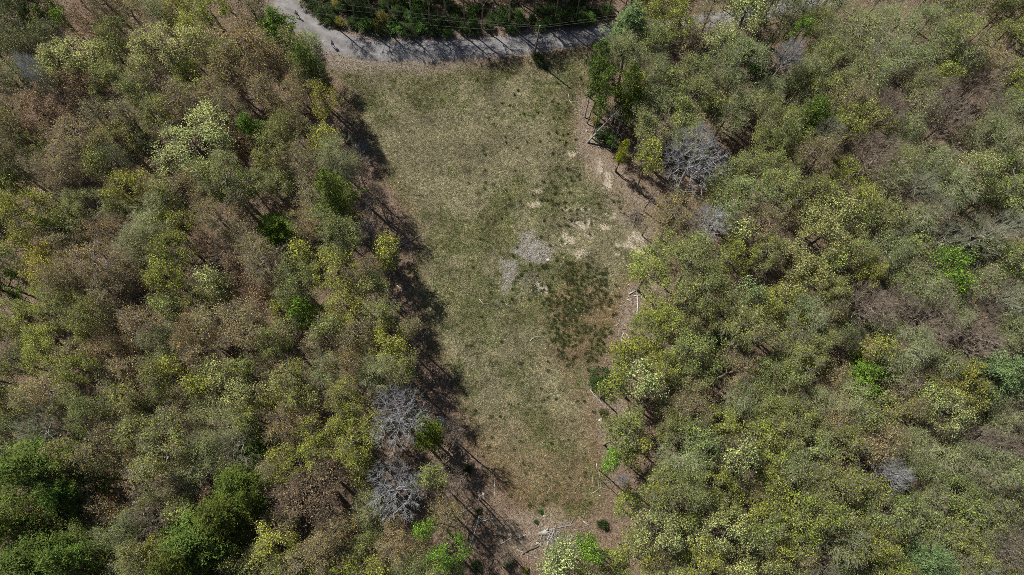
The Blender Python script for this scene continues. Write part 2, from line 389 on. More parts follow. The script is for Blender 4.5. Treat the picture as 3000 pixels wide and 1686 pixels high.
tag(link('loose_stones', mesh_np('loose_stones', V.reshape(-1, 3), (f6[None]+np.arange(n)[:, None, None]*8).reshape(-1, 4), {'Col': np.repeat(c, 8, 0)}), M_stone),
    'loose grey stones on the gravel patches and road edge', 'stones', kind='stuff')

# ------------------------------------------------------------------ plant meshes
def tubes(A, B, ra, rb, ns=3):
    A = np.asarray(A, float); B = np.asarray(B, float); n = len(A)
    d = B-A; d /= np.maximum(np.linalg.norm(d, axis=1), 1e-6)[:, None]
    h = np.where(np.abs(d[:, 2:3]) < .9, np.array([[0, 0, 1.]]), np.array([[1., 0, 0]]))
    u = np.cross(d, h); u /= np.linalg.norm(u, axis=1)[:, None]; v = np.cross(d, u)
    an = np.arange(ns)*2*np.pi/ns
    ring = u[:, None]*np.cos(an)[None, :, None]+v[:, None]*np.sin(an)[None, :, None]
    V = np.concatenate([A[:, None]+ring*np.asarray(ra)[:, None, None], B[:, None]+ring*np.asarray(rb)[:, None, None]], 1)
    k = np.arange(ns); f = np.stack([k, (k+1) % ns, ns+(k+1) % ns, ns+k], 1)
    F = (f[None]+(np.arange(n)*2*ns)[:, None, None]).reshape(-1, 4)
    return V.reshape(-1, 3), F
def grow(r, H, zb, attr, r0=.018, wob=.25, upb=.5, topf=.55, kink=.07):
    """trunk plus branches that reach every attractor; returns segments and their radii"""
    tz = zb+topf*(H-zb); nt = max(5, int(tz/.8))
    P = [np.array([0., 0., -.3])]; par = [-1]
    w = r.normal(0, wob*.25, (nt, 2)).cumsum(0)*.6
    for q in range(nt): P.append(np.array([w[q, 0], w[q, 1], tz*(q+1)/nt])); par.append(len(P)-2)
    ntr = len(P)
    N = np.zeros((6000, 3)); N[:ntr] = P; cnt = ntr; par = par+[0]*6000
    order = np.argsort(np.hypot(attr[:, 0], attr[:, 1])+np.maximum(0, attr[:, 2]-tz)*.5+r.uniform(0, .8, len(attr)))
    ends = []
    usable0 = int(max(1, nt*zb/tz*.8))
    for q in order:
        t = attr[q]; D = t[None]-N[usable0:cnt]; d = np.linalg.norm(D, axis=1)
        cost = d+upb*np.maximum(0, .35*np.hypot(D[:, 0], D[:, 1])-D[:, 2])
        b = usable0+int(np.argmin(cost)); L = d[b-usable0]
        k = max(1, int(round(L/.65))); p = b; A = N[b].copy()
        for s in range(1, k+1):
            f = s/k; pt = A+(t-A)*f; pt[2] += (-.10*L*math.sin(math.pi*f)) + (r.normal(0, .04) if s < k else 0)
            if s < k: pt[:2] += r.normal(0, kink, 2)
            if cnt >= 5990: break
            N[cnt] = pt; par[cnt] = p; p = cnt; cnt += 1
        ends.append(p)
    load = np.zeros(cnt); load[ends] = 1
    for q in range(cnt-1, 0, -1): load[par[q]] += load[q]
    load = np.maximum(load, 1)
    rad = r0*load**.5
    pr = np.array(par[1:cnt]); ch = np.arange(1, cnt)
    return N[:cnt], pr, ch, rad, np.array(ends), ntr
def branch_mesh(name, r, N, pr, ch, rad, ends, ntr, twigs=4, tl=.5, tw=.012, taper=True, flip=1.0):
    big = rad[ch] > .07
    ra = np.minimum(rad[pr], rad[ch]*1.25+.005)
    base = N[ch][:, 2] < 1.0
    ra = np.where((pr == 0), rad[ch]*1.45, ra)
    V1, F1 = tubes(N[pr[big]], N[ch[big]], ra[big], rad[ch][big], 7)
    V2, F2 = tubes(N[pr[~big]], N[ch[~big]], ra[~big], rad[ch][~big], 3)
    Vs = [V1, V2]; Fs = [F1, F2+len(V1)]; o = len(V1)+len(V2)
    if twigs:
        e = np.repeat(N[ends], twigs, 0); n = len(e); d = r.normal(0, 1, (n, 3)); d[:, 2] = np.abs(d[:, 2])*.6
        out = e*np.array([1, 1, 0]); out /= np.maximum(np.linalg.norm(out, axis=1), .3)[:, None]; d += out*.7
        d /= np.linalg.norm(d, axis=1)[:, None]
        V3, F3 = tubes(e, e+d*r.uniform(.4, 1.2, (n, 1))*tl, np.full(n, tw), np.full(n, tw*.4), 3)
        Vs.append(V3); Fs.append(F3+o)
    V = np.concatenate(Vs)
    var = np.full((len(V), 3), 1.0)*(.75+.5*vn(V[:, 0]*3, V[:, 2]*3+V[:, 1]*2, 5))[:, None]
    return mesh_np(name, V, Fs, {'Var': var})
def leaf_mesh(name, r, centers, m, sig, size, flat=.6, asp=.6, upw=1.0, cvar=.22, lvar=.25, huev=.05, part=1.0):
    if part < 1:                                   # buds open in patches: the rest of the twigs is still bare
        q_ = vn(centers[:, 0]*.9+9, centers[:, 1]*.9+centers[:, 2]*.7, 17)+.25*r.normal(0, 1, len(centers))
        centers = centers[q_ < np.quantile(q_, part)]
    n = len(centers)*m
    c = np.repeat(centers, m, 0)+r.normal(0, 1, (n, 3))*np.array([sig, sig, sig*flat])
    nr = r.normal(0, 1, (n, 3)); nr[:, 2] = np.abs(nr[:, 2])+upw; nr /= np.linalg.norm(nr, axis=1)[:, None]
    h = r.normal(0, 1, (n, 3)); u = np.cross(nr, h); u /= np.linalg.norm(u, axis=1)[:, None]; v = np.cross(nr, u)
    s = size*r.uniform(.55, 1.35, (n, 1))
    V = np.stack([c-u*s, c-v*s*asp, c+u*s, c+v*s*asp], 1).reshape(-1, 3)
    cv = np.repeat(np.clip(r.normal(1, cvar, len(centers)), .5, 1.6), m)*np.clip(r.normal(1, lvar, n), .45, 1.5)
    hv = np.repeat(r.normal(0, huev, len(centers)), m)
    var = np.stack([cv*(1+hv), cv, cv*(1-hv*.5)], 1)
    return mesh_np(name, V, np.arange(n*4).reshape(n, 4), {'Var': np.repeat(var, 4, 0)})
def crown_points(r, n, R, zb, H, shell=.55, lobes=.32, holes=4, low=.25):
    out = []; ph = r.uniform(0, 6.28, 4); zc = zb+(H-zb)*.45; hz = H-zc
    hl = []
    for _ in range(holes):
        a_ = r.uniform(0, 6.28); b_ = r.uniform(.3, .95); hl.append((math.cos(a_)*R*b_, math.sin(a_)*R*b_, R*r.uniform(.18, .3)))
    while len(out) < n:
        d = r.normal(0, 1, 3); d /= np.linalg.norm(d)
        if d[2] < 0 and r.random() > low: continue
        f = r.uniform(shell**3, 1)**(1/3)
        a_ = math.atan2(d[1], d[0])
        lb = 1+lobes*(.5*math.sin(2*a_+ph[0])+.4*math.sin(3*a_+ph[1])+.3*math.sin(5*a_+ph[2]))
        p = np.array([d[0]*R*f*lb, d[1]*R*f*lb, zc+d[2]*(hz if d[2] > 0 else (zc-zb))*f*(.85+.15*math.sin(4*a_+ph[3]))])
        if any((p[0]-h[0])**2+(p[1]-h[1])**2 < h[2]**2 for h in hl): continue
        out.append(p)
    return np.array(out)
def pine_points(r, R, zb, H, per=1.0):
    pts = []; z = zb; ph = 0
    while z < H-.3:
        f = (z-zb)/(H-zb); rad = R*(1-f)**.75*(1.0 if f > .12 else .6+.4*f/.12)+.25
        nb = int(r.integers(4, 7)) if f < .85 else 3
        for q in range(nb):
            a_ = ph+q*2*math.pi/nb+r.normal(0, .22); L = rad*r.uniform(.55, 1.12)
            k = max(1, int(L/.55*per))
            for s in range(k):
                t = (s+1)/k
                if t*L < .5 and f < .8: continue
                sp = .16*L*t+.08
                for _ in range(2 if t > .35 else 1):
                    pts.append([math.cos(a_)*L*t+r.normal(0, sp), math.sin(a_)*L*t+r.normal(0, sp), z+L*t*.18+r.normal(0, .1)])
        z += (.75+.5*(1-f))*r.uniform(.8, 1.15); ph += .9
    pts.append([0, 0, H])
    return np.array(pts)

VAR = {}     # family -> list of (R, H, trunk mesh, crown mesh)
def add_variant(fam, R, H, seed):
    r = np.random.default_rng(seed)
    if fam == 'broad':
        n = int(22*R*R)+30; zb = H*.42; A = crown_points(r, n, R*.97, zb, H, shell=.4, lobes=.4, holes=6)
        G = grow(r, H, zb, A, r0=.0105)
        t = branch_mesh('trunk', r, *G, twigs=5, tl=.8, tw=.014); c = leaf_mesh('crown', r, A, 25, .31, .088, flat=.8, cvar=.26, lvar=.28, part=.70)
    elif fam == 'fine':
        n = int(26*R*R)+30; zb = H*.36; A = crown_points(r, n, R*.95, zb, H, shell=.35, lobes=.2)
        G = grow(r, H, zb, A, r0=.0105)
        t = branch_mesh('trunk', r, *G, twigs=6, tl=1.0, tw=.013); c = leaf_mesh('crown', r, A, 23, .40, .074, flat=.9, cvar=.26, lvar=.3, part=.66)
    elif fam == 'sparse':
        n = int(22*R*R)+30; zb = H*.38; A = crown_points(r, n, R*.95, zb, H, shell=.3, lobes=.3)
        G = grow(r, H, zb, A, r0=.012)
        t = branch_mesh('trunk', r, *G, twigs=6, tl=.8, tw=.011); c = leaf_mesh('crown', r, A, 20, .34, .074, flat=.9, cvar=.26, lvar=.28, part=.70)
    elif fam == 'pine':
        zb = H*.38; A = pine_points(r, R, zb, H)
        G = grow(r, H, zb, A, r0=.014, wob=.1, upb=.1, topf=.93)
        t = branch_mesh('trunk', r, *G, twigs=0); c = leaf_mesh('crown', r, A, 46, .27, .15, flat=.55, asp=.3, upw=.5, cvar=.25)
    elif fam == 'bare':
        n = int(24*R*R)+50; zb = H*.42; A = crown_points(r, n, R*.95, zb, H, shell=.2, lobes=.2, holes=0, low=.1)
        G = grow(r, H, zb, A, r0=.0092, upb=2.2, kink=.03)
        N, pr, ch, rad, ends, ntr = G
        main = rad[ch] > .05
        V1, F1 = tubes(N[pr[main]], N[ch[main]], np.minimum(rad[pr[main]], rad[ch[main]]*1.3), rad[ch[main]], 7)
        t = mesh_np('trunk', V1, F1, {'Var': np.full((len(V1), 3), 1.)*(.8+.4*vn(V1[:, 0]*3, V1[:, 2]*3, 5))[:, None]})
        fine = ~main
        V2, F2 = tubes(N[pr[fine]], N[ch[fine]], rad[ch[fine]]*1.15, rad[ch[fine]], 3)
        tg = 8; e = np.repeat(N[ends], tg, 0); nn = len(e); d = r.normal(0, 1, (nn, 3)); d[:, 2] = np.abs(d[:, 2])
        out = e-np.array([0, 0, zb+1.0]); out /= np.maximum(np.linalg.norm(out, axis=1), .3)[:, None]; d = d*.55+out
        d /= np.linalg.norm(d, axis=1)[:, None]
        V3, F3 = tubes(e, e+d*r.uniform(.3, 1.0, (nn, 1))*.95, np.full(nn, .0115), np.full(nn, .006), 3)
        V = np.concatenate([V2, V3]); c = mesh_np('crown', V, [F2, F3+len(V2)], {'Var': np.full((len(V), 3), 1.)*(.8+.4*vn(V[:, 0]*2, V[:, 1]*2, 5))[:, None]})
    elif fam == 'shrub':
        n = int(40*R*R)+12; A = crown_points(r, n, R*.85, H*.1, H, shell=.5, low=.6, holes=1)
        G = grow(r, H, H*.15, A, r0=.008, topf=.3)
        t = branch_mesh('stems', r, *G, twigs=2, tl=.3); c = leaf_mesh('foliage', r, A, 34, .17, .065, flat=.8, cvar=.25)
    VAR.setdefault(fam, []).append((R, H, t, c))
sd = 100
for R, H, k in ((1.9, 10, 3), (3.0, 13, 4), (4.6, 16, 4)):
    for q in range(k): add_variant('broad', R, H, sd); sd += 1
for R, H, k in ((2.0, 10, 3), (3.2, 13, 4)):
    for q in range(k): add_variant('fine', R, H, sd); sd += 1
for R, H, k in ((2.2, 11, 3), (3.6, 14, 4)):
    for q in range(k): add_variant('sparse', R, H, sd); sd += 1
for R, H, k in ((1.7, 9, 3), (2.8, 14, 3), (4.4, 19, 3)):
    for q in range(k): add_variant('pine', R, H, sd); sd += 1
for R, H, k in ((2.2, 11, 2), (3.9, 15, 3)):
    for q in range(k): add_variant('bare', R, H, sd); sd += 1
for R, H, k in ((.7, .9, 3), (1.3, 1.9, 4)):
    for q in range(k): add_variant('shrub', R, H, sd); sd += 1
for fam in VAR:
    for (R, H, t, c) in VAR[fam]:
        t.materials.append(M_bark); c.materials.append(M_bark if fam == 'bare' else M_needle if fam == 'pine' else M_leaf)

# type: family, leaf colour, bark colour, name, words, height range
TY = {
 'p': ('broad', (.44, .485, .165), (.13, .115, .095), 'flowering_tree', 'pale yellow-green flowering tree', (13, 17)),
 'y': ('broad', (.33, .37, .055), (.20, .18, .15), 'flowering_tree', 'yellow-green leafing tree', (12, 16)),
 'o': ('broad', (.25, .285, .065), (.28, .26, .20), 'leafing_tree', 'olive-green leafing tree', (12, 17)),
 'b': ('sparse', (.32, .275, .095), (.27, .235, .20), 'budding_tree', 'bronze-brown budding tree', (12, 17)),
 'r': ('sparse', (.29, .21, .11), (.14, .105, .085), 'budding_tree', 'reddish-brown budding tree', (11, 15)),
 'g': ('fine', (.205, .25, .07), (.13, .12, .10), 'leafing_tree', 'soft green leafing tree', (9, 14)),
 'G': ('broad', (.20, .36, .03), (.12, .11, .09), 'flowering_tree', 'vivid green leafing tree', (10, 14)),
 'k': ('fine', (.235, .29, .08), (.36, .35, .24), 'twiggy_tree', 'grey-green feathery tree', (12, 16)),
 'n': ('bare', (.36, .30, .24), (.30, .25, .20), 'bare_tree', 'leafless brown-twigged tree', (12, 16)),
 'w': ('bare', (.50, .50, .51), (.36, .355, .35), 'bare_tree', 'leafless silver-grey tree', (12, 15)),
 'v': ('bare', (.37, .38, .27), (.40, .39, .34), 'bare_tree', 'leafless pale grey-green twiggy tree', (13, 17)),
 'P': ('pine', (.11, .165, .025), (.15, .13, .11), 'pine_tree', 'dark green pine', (15, 20)),
 'Q': ('pine', (.14, .235, .03), (.11, .09, .07), 'pine_tree', 'fresh green young pine', (9, 13)),
 'B': ('pine', (.18, .255, .095), (.11, .09, .07), 'pine_tree', 'blue-green pine', (14, 18)),
}
GROUPS = {'leafing_tree': 'leafing trees of the forest', 'flowering_tree': 'yellow-green flowering trees', 'twiggy_tree': 'grey-green feathery trees', 'budding_tree': 'brown budding trees of the forest', 'bare_tree': 'leafless trees', 'pine_tree': 'pines among the broadleaf trees'}
plants = []      # (empty, words, size word, px, py)
def plant(x, y, R, h, ty, words=None, label=None, tilt=None, name=None):
    fam, lc, bc, nm, wd, hr = TY[ty]
    vs = VAR[fam]; best = min(abs(v[0]-R) for v in vs); vs = [v for v in vs if abs(v[0]-R) < best+.01]
    v = vs[random.randrange(len(vs))]
    o = bpy.data.objects.new(name or nm, None); C.objects.link(o)
    o.location = (x, y, float(hgt(x, y))); o.rotation_euler = (random.gauss(0, .03), random.gauss(0, .03), random.uniform(0, 6.28))
    if tilt: o.rotation_euler = tilt
    sx = R/v[0]; o.scale = (sx*random.uniform(.92, 1.08), sx*random.uniform(.92, 1.08), h/v[1])
    t = link('trunk', v[2], None, o); c = link('crown', v[3], None, o)
    j = random.uniform(.84, 1.16); hj = random.gauss(0, .05)
    hj += .02*(1 if x < -5 else -1.2)                # the west wood is a little browner
    c.color = (lc[0]*j*(1+hj), lc[1]*j*(1-max(0, hj)*.5), lc[2]*j*(1-hj), 1); kb = random.uniform(.75, 1.3); t.color = (bc[0]*kb, bc[1]*kb, bc[2]*kb, 1)
    if fam == 'bare' : c.color = (lc[0]*j, lc[1]*j, lc[2]*j, 1)
    px, py = to_px(x, y, h*.75)
    tag(o, label, 'tree', GROUPS[nm] if not name else None)
    size = 'small' if R < 2.3 else 'large' if R > 3.7 else 'medium'
    plants.append([o, words or wd, size, float(px), float(py), label, R])
    return o
def plant_px(px, py, rpx, ty, h=None, **kw):
    hr = TY[ty][5]
    if h is None: h = random.uniform(*hr)*(.82+.22*min(1.4, rpx/60))
    x, y = at(px, py, h*.75); d = depth(x, y, h*.75); R = rpx*d/F0*(1.35 if ty in 'PQB' else 1.12 if ty in 'wn' else 1.15)
    return plant(x, y, R, h, ty, **kw)

# ---- trees read one by one from the photograph: crown centre, crown radius, type
LM = """204,171,82,p 478,128,88,p 458,40,36,k 520,25,48,y 622,28,55,y 105,22,50,G 168,40,26,G 82,130,55,g 58,238,62,g 105,198,30,w 710,128,92,b 640,170,52,o
797,72,44,Q 850,130,42,p 902,128,38,k 905,185,36,P 940,277,46,y 338,232,72,o 233,265,62,r 136,330,78,r 563,420,104,p 637,330,38,n 730,385,38,Q 415,420,44,g
825,370,45,o 940,395,38,y 990,465,62,k 373,545,54,y 25,540,42,y 450,635,60,k 240,620,72,o 180,668,24,P 615,620,58,b 795,670,56,Q 262,765,80,b
400,720,58,k 25,838,52,G 480,805,60,y 640,815,40,p 893,738,38,y 985,800,66,y 1010,880,62,y 760,850,72,r 735,925,30,g 560,890,66,o 500,1100,58,y 40,1060,46,g
480,990,58,k 720,965,80,b 720,1155,54,p 620,1220,64,k 240,1190,78,o 430,1180,52,g 875,1345,85,y 1010,1270,98,y 70,1400,112,P 95,1640,112,P 170,1440,66,P 20,1510,74,P 190,1610,76,P 640,1530,80,P 745,1460,48,P 500,1665,66,P 690,1400,78,P 575,1610,112,P
540,1445,44,k 920,1440,112,r 805,1570,64,y 1000,1655,50,y 460,1520,60,n 775,1300,28,Q 1170,1225,84,w 1165,1425,80,w 1252,1270,34,Q 1122,985,62,y 1108,1090,54,k
1020,1165,56,o 1268,1540,31,G 1316,1632,54,G 1300,1500,52,b 1620,1640,52,p 1728,1602,37,G 1797,1362,28,G 1812,1402,17,w 1838,1470,42,y 1938,1080,52,y 1958,968,60,y
1985,620,82,b 1955,745,62,o 2040,468,92,w 2068,655,48,w 1845,70,56,B 1758,160,25,P 1766,215,28,P 1770,270,24,P 1832,235,32,P 1845,295,26,Q 1875,250,28,y 2010,390,58,o 1960,300,40,k
1925,400,40,b 2200,35,60,p 2335,85,26,G 2300,165,34,w 2375,215,50,k 2530,345,58,y 2390,338,48,P 2780,215,42,y 2985,240,44,y 2880,250,58,n 2790,345,64,n
2400,690,86,p 2340,790,66,p 2440,620,60,p 2145,750,46,y 2320,870,62,y 2190,845,36,p 2777,770,40,G 2800,830,36,G 2640,800,44,g 2545,885,72,n 2715,930,84,n 2100,985,34,Q 2480,960,52,g
2570,1010,40,y 2550,1100,48,Q 2950,1095,58,B 2860,600,68,g 2790,1200,60,p 2610,1380,44,w 2560,1430,42,y 2930,1235,52,k 2985,1495,62,g 2760,1672,70,B 2960,1610,68,n
1945,1440,30,y 1930,1560,64,p 2400,1500,68,y 2200,1500,66,y 2270,1350,58,y 2160,1350,48,p 2060,1640,58,y 2640,1620,32,y 1870,1330,44,y 1850,1230,44,o 2030,1180,72,b 2150,1080,62,b
2850,480,48,p 2300,560,54,o 2420,455,54,b 2650,470,48,k 2130,620,44,k 2250,640,40,b""".split()
occ = []
for s in LM:
    a_ = s.split(','); px, py, r_ = float(a_[0]), float(a_[1]), float(a_[2])
    plant_px(px, py, r_, a_[3], h=17 if a_[3] == 'w' else 16.5 if a_[3] in 'Gp' and px > 300 else None); occ.append((px, py, r_*(1.45 if a_[3] == 'w' else 1.2 if a_[3] in 'GQp' else 1)))
# ---- trees whose foot shows in the photograph: foot, height, crown radius in metres, type
BASES = [(1757, 1164, 15, 2.0, 'y'), (1868, 852, 13, 3.4, 'y'), (1878, 978, 13, 2.8, 'y'), (1851, 974, 9, 1.7, 'y'), (1803, 195, 15, 2.2, 'B'), (2140, 135, 14, 2.4, 'p'),
         (1872, 1052, 10, 2.0, 'y'), (1955, 1130, 14, 2.6, 'o'), (943, 965, 15, 2.0, 'Q'), (1035, 685, 20, 3.0, 'P'), (2250, 145, 14, 2.2, 'k'), (1472, 1607, 13, 1.3, 'n'), (1640, 1590, 13, 2.0, 'p'),
         (2155, 150, 12, 1.8, 'n'), (1920, 1250, 13, 2.6, 'o'), (1130, 640, 12, 2.0, 'n'), (1075, 560, 13, 2.0, 'n'), (1165, 800, 13, 2.2, 'y'), (1215, 1010, 13, 1.8, 'b'), (1345, 1400, 15, 1.8, 'n'), (1330, 1290, 13, 1.6, 'n')]
for (bx, by, h, R, ty) in BASES:
    x, y = at(bx, by); plant(x, y, R, h, ty); px, py = to_px(x, y, h*.75)
    d = depth(x, y, h*.75); occ.append((float(px), float(py), R*F0/d))
# ---- the rest of the forest: the mix of kinds follows the photograph square by square
GRID = ["groybb......bbpgkkoo", "gpbbbb......kokgokko", "brbprb......oykogknk", "obgbbbn.....bkooykkk", "ybbbrb......oopoogkk", "ybrbrbb.....yoppbnkk",
        "bbbbbbb.....yyoogkkk", "obbbpbk.....poooobpg", "gbbokbyn....yoyoooon", "bbbbrrbn....yyoyooog", "oooyoybb..yyoypbgbog"]
NOCROWN = [(790, -200), (800, 0), (880, 110), (930, 200), (990, 420), (1095, 560), (1130, 700), (1140, 860), (1170, 960), (1215, 1080), (1215, 1180), (1265, 1330), (1350, 1460), (1345, 1600), (1390, 1760),
           (1580, 1760), (1600, 1560), (1800, 1530), (1790, 1400), (1760, 1260), (1740, 1100), (1800, 950), (1870, 870), (1880, 760), (1930, 690), (1870, 560), (1850, 380), (1780, 300), (1800, 120), (1850, -200)]
GAPS = [(2185, 420, 28, 120), (2110, 200, 25, 40), (400, 870, 75, 60), (465, 965, 40, 40), (730, 320, 40, 40), (600, 760, 50, 50), (2640, 230, 50, 30), (1930, 560, 60, 60), (880, 1000, 20, 60), (2520, 1480, 30, 60), (2420, 1640, 45, 30), (1900, 900, 50, 60), (640, 600, 30, 60),
        (1000, 600, 90, 60), (1050, 700, 60, 60), (830, 20, 70, 60)]
tries = 0
mxs = {'o': 'ooooobk', 'b': 'bbobboy', 'y': 'yyyoyo', 'p': 'ppyoo', 'r': 'rrbrbn', 'g': 'ggkov', 'k': 'kkkovn', 'n': 'nnkbb'}
cand = np.stack([rng.uniform(-90, 3090, 14000), rng.uniform(-110, 1780, 14000)], 1)
nf = 0
sd_nc = poly_sd(cand[:, 0], cand[:, 1], NOCROWN)
for (px, py), sdn in zip(cand, sd_nc):
    rr_ = random.choice([40, 46, 52, 58, 66, 76])
    if any(((px-g_[0])/(g_[2]*.7+rr_*.5))**2+((py-g_[1])/(g_[3]*.7+rr_*.5))**2 < 1 for g_ in GAPS): continue
    if sdn < rr_*.75: continue
    ok = True
    for (ox, oy, orr) in occ:
        lim = (orr+rr_)*.65
        if abs(ox-px) < lim and abs(oy-py) < lim and (ox-px)**2+(oy-py)**2 < lim*lim: ok = False; break
    if not ok: continue
    ci = min(19, max(0, int(px/150))); cj = min(10, max(0, int(py/153.3)))
    ch = GRID[cj][ci]
    if ch == '.': ch = 'o'
    ty = random.choice(mxs[ch])
    plant_px(px, py, rr_, ty); occ.append((px, py, rr_)); nf += 1
    if nf > 520: break
print('trees', len(plants))
# ---- trees north of the road: their feet show, their crowns reach past the frame
nb_pts = []
tr = 0
while len(nb_pts) < 80 and tr < 4000:
    tr += 1
    px = random.uniform(935, 1830); py = random.uniform(-150, 85)
    if py > np.interp(px, [q[0] for q in ROAD_UP], [q[1] for q in ROAD_UP])-16: continue
    x, y = at(px, py)
    if all((x-q[0])**2+(y-q[1])**2 > 9 for q in nb_pts): nb_pts.append((x, y))
for (x, y) in nb_pts:
    ty = random.choice('nnnnnbk'); plant(x, y, random.uniform(1.5, 2.8), random.uniform(11, 16)+(3 if x > -2 else 0), ty)

# ------------------------------------------------------------------ shrubs
shr = []
def shrub_px(px, py, rpx, colr, words, h=None):
    x, y = at(px, py, .6); d = depth(x, y, .6); R = rpx*d/F0
    vs = VAR['shrub']; best = min(abs(v[0]-R) for v in vs); v = random.choice([v for v in vs if abs(v[0]-R) < best+.01])
    o = bpy.data.objects.new('evergreen_shrub', None); C.objects.link(o); o.location = (x, y, float(hgt(x, y)))
    s = R/v[0]; o.scale = (s, s, (h or R*1.4)/v[1]); o.rotation_euler = (0, 0, random.uniform(0, 6.28))
    t = link('stems', v[2], None, o); c = link('foliage', v[3], None, o); t.color = (.12, .1, .08, 1)
    j = random.uniform(.8, 1.25); c.color = (colr[0]*j, colr[1]*j, colr[2]*j, 1)
    tag(o, None, 'shrub', 'evergreen shrubs at the forest edge')
    shr.append([o, words, '', px, py, None, R]); return o
DG = (.055, .095, .025); BGc = (.10, .20, .04); YG = (.20, .19, .035)
done = []
tr = 0
while len(done) < 95 and tr < 9000:
    tr += 1
    px = random.uniform(900, 1800); py = random.uniform(-30, 118)
    edge = np.interp(px, [q[0] for q in ROAD_UP], [q[1] for q in ROAD_UP])
    if py > edge-18: continue
    if 1300 < px and py < 25 and random.random() < .85: continue
    if px > 1250 and py < edge-70 and random.random() < .6: continue
    if any((px-q[0])**2+(py-q[1])**2 < 23**2 for q in done): continue
    done.append((px, py))
    cc, w_ = random.choice([(DG, 'dark evergreen shrub'), (DG, 'dark evergreen shrub'), (BGc, 'bright green shrub'), (YG, 'yellowish green shrub') if px < 1150 else (DG, 'dark evergreen shrub')])
    shrub_px(px, py, random.uniform(15, 26), cc, w_)
for (px, py, r_, cc, w_) in [(1755, 1112, 38, DG, 'dense dark green shrub'), (1800, 1100, 20, YG, 'yellow-green shrub'), (1765, 395, 28, DG, 'dark green shrub'), (1790, 415, 22, BGc, 'green shrub'), (1745, 355, 14, YG, 'olive shrub'),
        (1752, 180, 20, BGc, 'green shrub'), (1372, 1377, 13, DG, 'dark round shrub'), (1402, 1496, 10, DG, 'small dark shrub'), (1572, 1529, 7, DG, 'tiny dark green shrub'), (1766, 1538, 16, DG, 'blue-green shrub'),
        (1770, 1210, 14, (.12, .13, .04), 'olive shrub'), (2180, 150, 34, DG, 'dark green shrub'), (2150, 120, 24, DG, 'dark green shrub'), (2215, 205, 30, BGc, 'bright green shrub'), (2235, 160, 24, DG, 'dark green shrub'),
        (1583, 1500, 8, BGc, 'little green shrub'), (1250, 1375, 18, DG, 'dark green shrub'), (1190, 1085, 14, DG, 'dark green shrub'), (2355, 1555, 24, BGc, 'bright green shrub'), (650, 570, 18, BGc, 'green shrub'),
        (330, 915, 22, DG, 'dark green shrub'), (2070, 1310, 20, DG, 'dark green shrub'), (1490, 1650, 16, (.12, .14, .06), 'grey-green shrub'), (1540, 1672, 10, YG, 'yellowish shrub'), (1395, 1660, 16, DG, 'dark green shrub'), (1578, 175, 22, DG, 'dark shrub at the pole foot')]:
    shrub_px(px, py, r_, cc, w_)
# tall narrow yellow bush by the clearing
x, y = at(1805, 502); o = bpy.data.objects.new('columnar_shrub', None); C.objects.link(o); o.location = (x, y, float(hgt(x, y)))
v = VAR['pine'][0]; o.scale = (.52, .52, 1.1); t = link('trunk', v[2], None, o); c = link('crown', v[3], None, o); t.color = (.12, .1, .08, 1); c.color = (.30, .35, .02, 1)
tag(o, 'tall narrow yellow shrub at the right edge of the clearing', 'shrub')
# undergrowth: a tangle of thin saplings and brush nobody could count
X, Y = scatter_px(26000); m = masks(X, Y)
k = (rng.random(len(X)) < (1-m['grass'])**2*(1-m['trail'])*(m['rd'] > 25)*(1-m['shoulder'])*(1-m['dirt']*.7)*.55)
X, Y = X[k][:9000], Y[k][:9000]; n = len(X); z = hgt(X, Y); hh = rng.uniform(.4, 2.2, n)
A = np.stack([X, Y, z-.05], 1); B = A+np.stack([rng.normal(0, .25, n)*hh, rng.normal(0, .25, n)*hh, hh], 1)
V, F = tubes(A, B, np.full(n, .016), np.full(n, .008), 3); Vs = [V]; Fs = [F]; o_ = len(V)
for q in range(3):
    t = rng.uniform(.3, .95, (n, 1)); S = A+(B-A)*t; E = S+np.stack([rng.normal(0, .35, n), rng.normal(0, .35, n), rng.uniform(0, .5, n)], 1)
    V, F = tubes(S, E, np.full(n, .010), np.full(n, .006), 3); Vs.append(V); Fs.append(F+o_); o_ += len(V)
V = np.concatenate(Vs)
tag(link('undergrowth', mesh_np('undergrowth', V, Fs, {'Var': np.full((len(V), 3), 1.)}), M_bark), 'thin bare brush and saplings on the forest floor', 'undergrowth', kind='stuff').color = (.17, .14, .115, 1)
# ground cover of low sticks on the floor
X, Y = scatter_px(16000); m = masks(X, Y)
k = rng.random(len(X)) < (1-.9*m['grass'])*(1-m['road'])*(m['rd'] > 10)*.6*(1-.6*m['shoulder'])
X, Y = X[k][:7000], Y[k][:7000]; n = len(X); z = hgt(X, Y)+.04; an = rng.uniform(0, 6.28, n); L = rng.uniform(.3, 1.6, n)
A = np.stack([X, Y, z], 1); B = np.stack([X+np.cos(an)*L, Y+np.sin(an)*L, z+rng.uniform(0, .12, n)], 1)
rr_ = rng.uniform(.012, .03, n); V, F = tubes(A, B, rr_, rr_*.5, 3)
tag(link('fallen_twigs', mesh_np('fallen_twigs', V, F, {'Var': np.repeat(rng.uniform(.5, 1.6, n), 6)[:, None]*np.ones((1, 3))}), M_wood), 'thin grey fallen twigs strewn over the leaf litter', 'twigs', kind='stuff').color = (.27, .24, .21, 1)

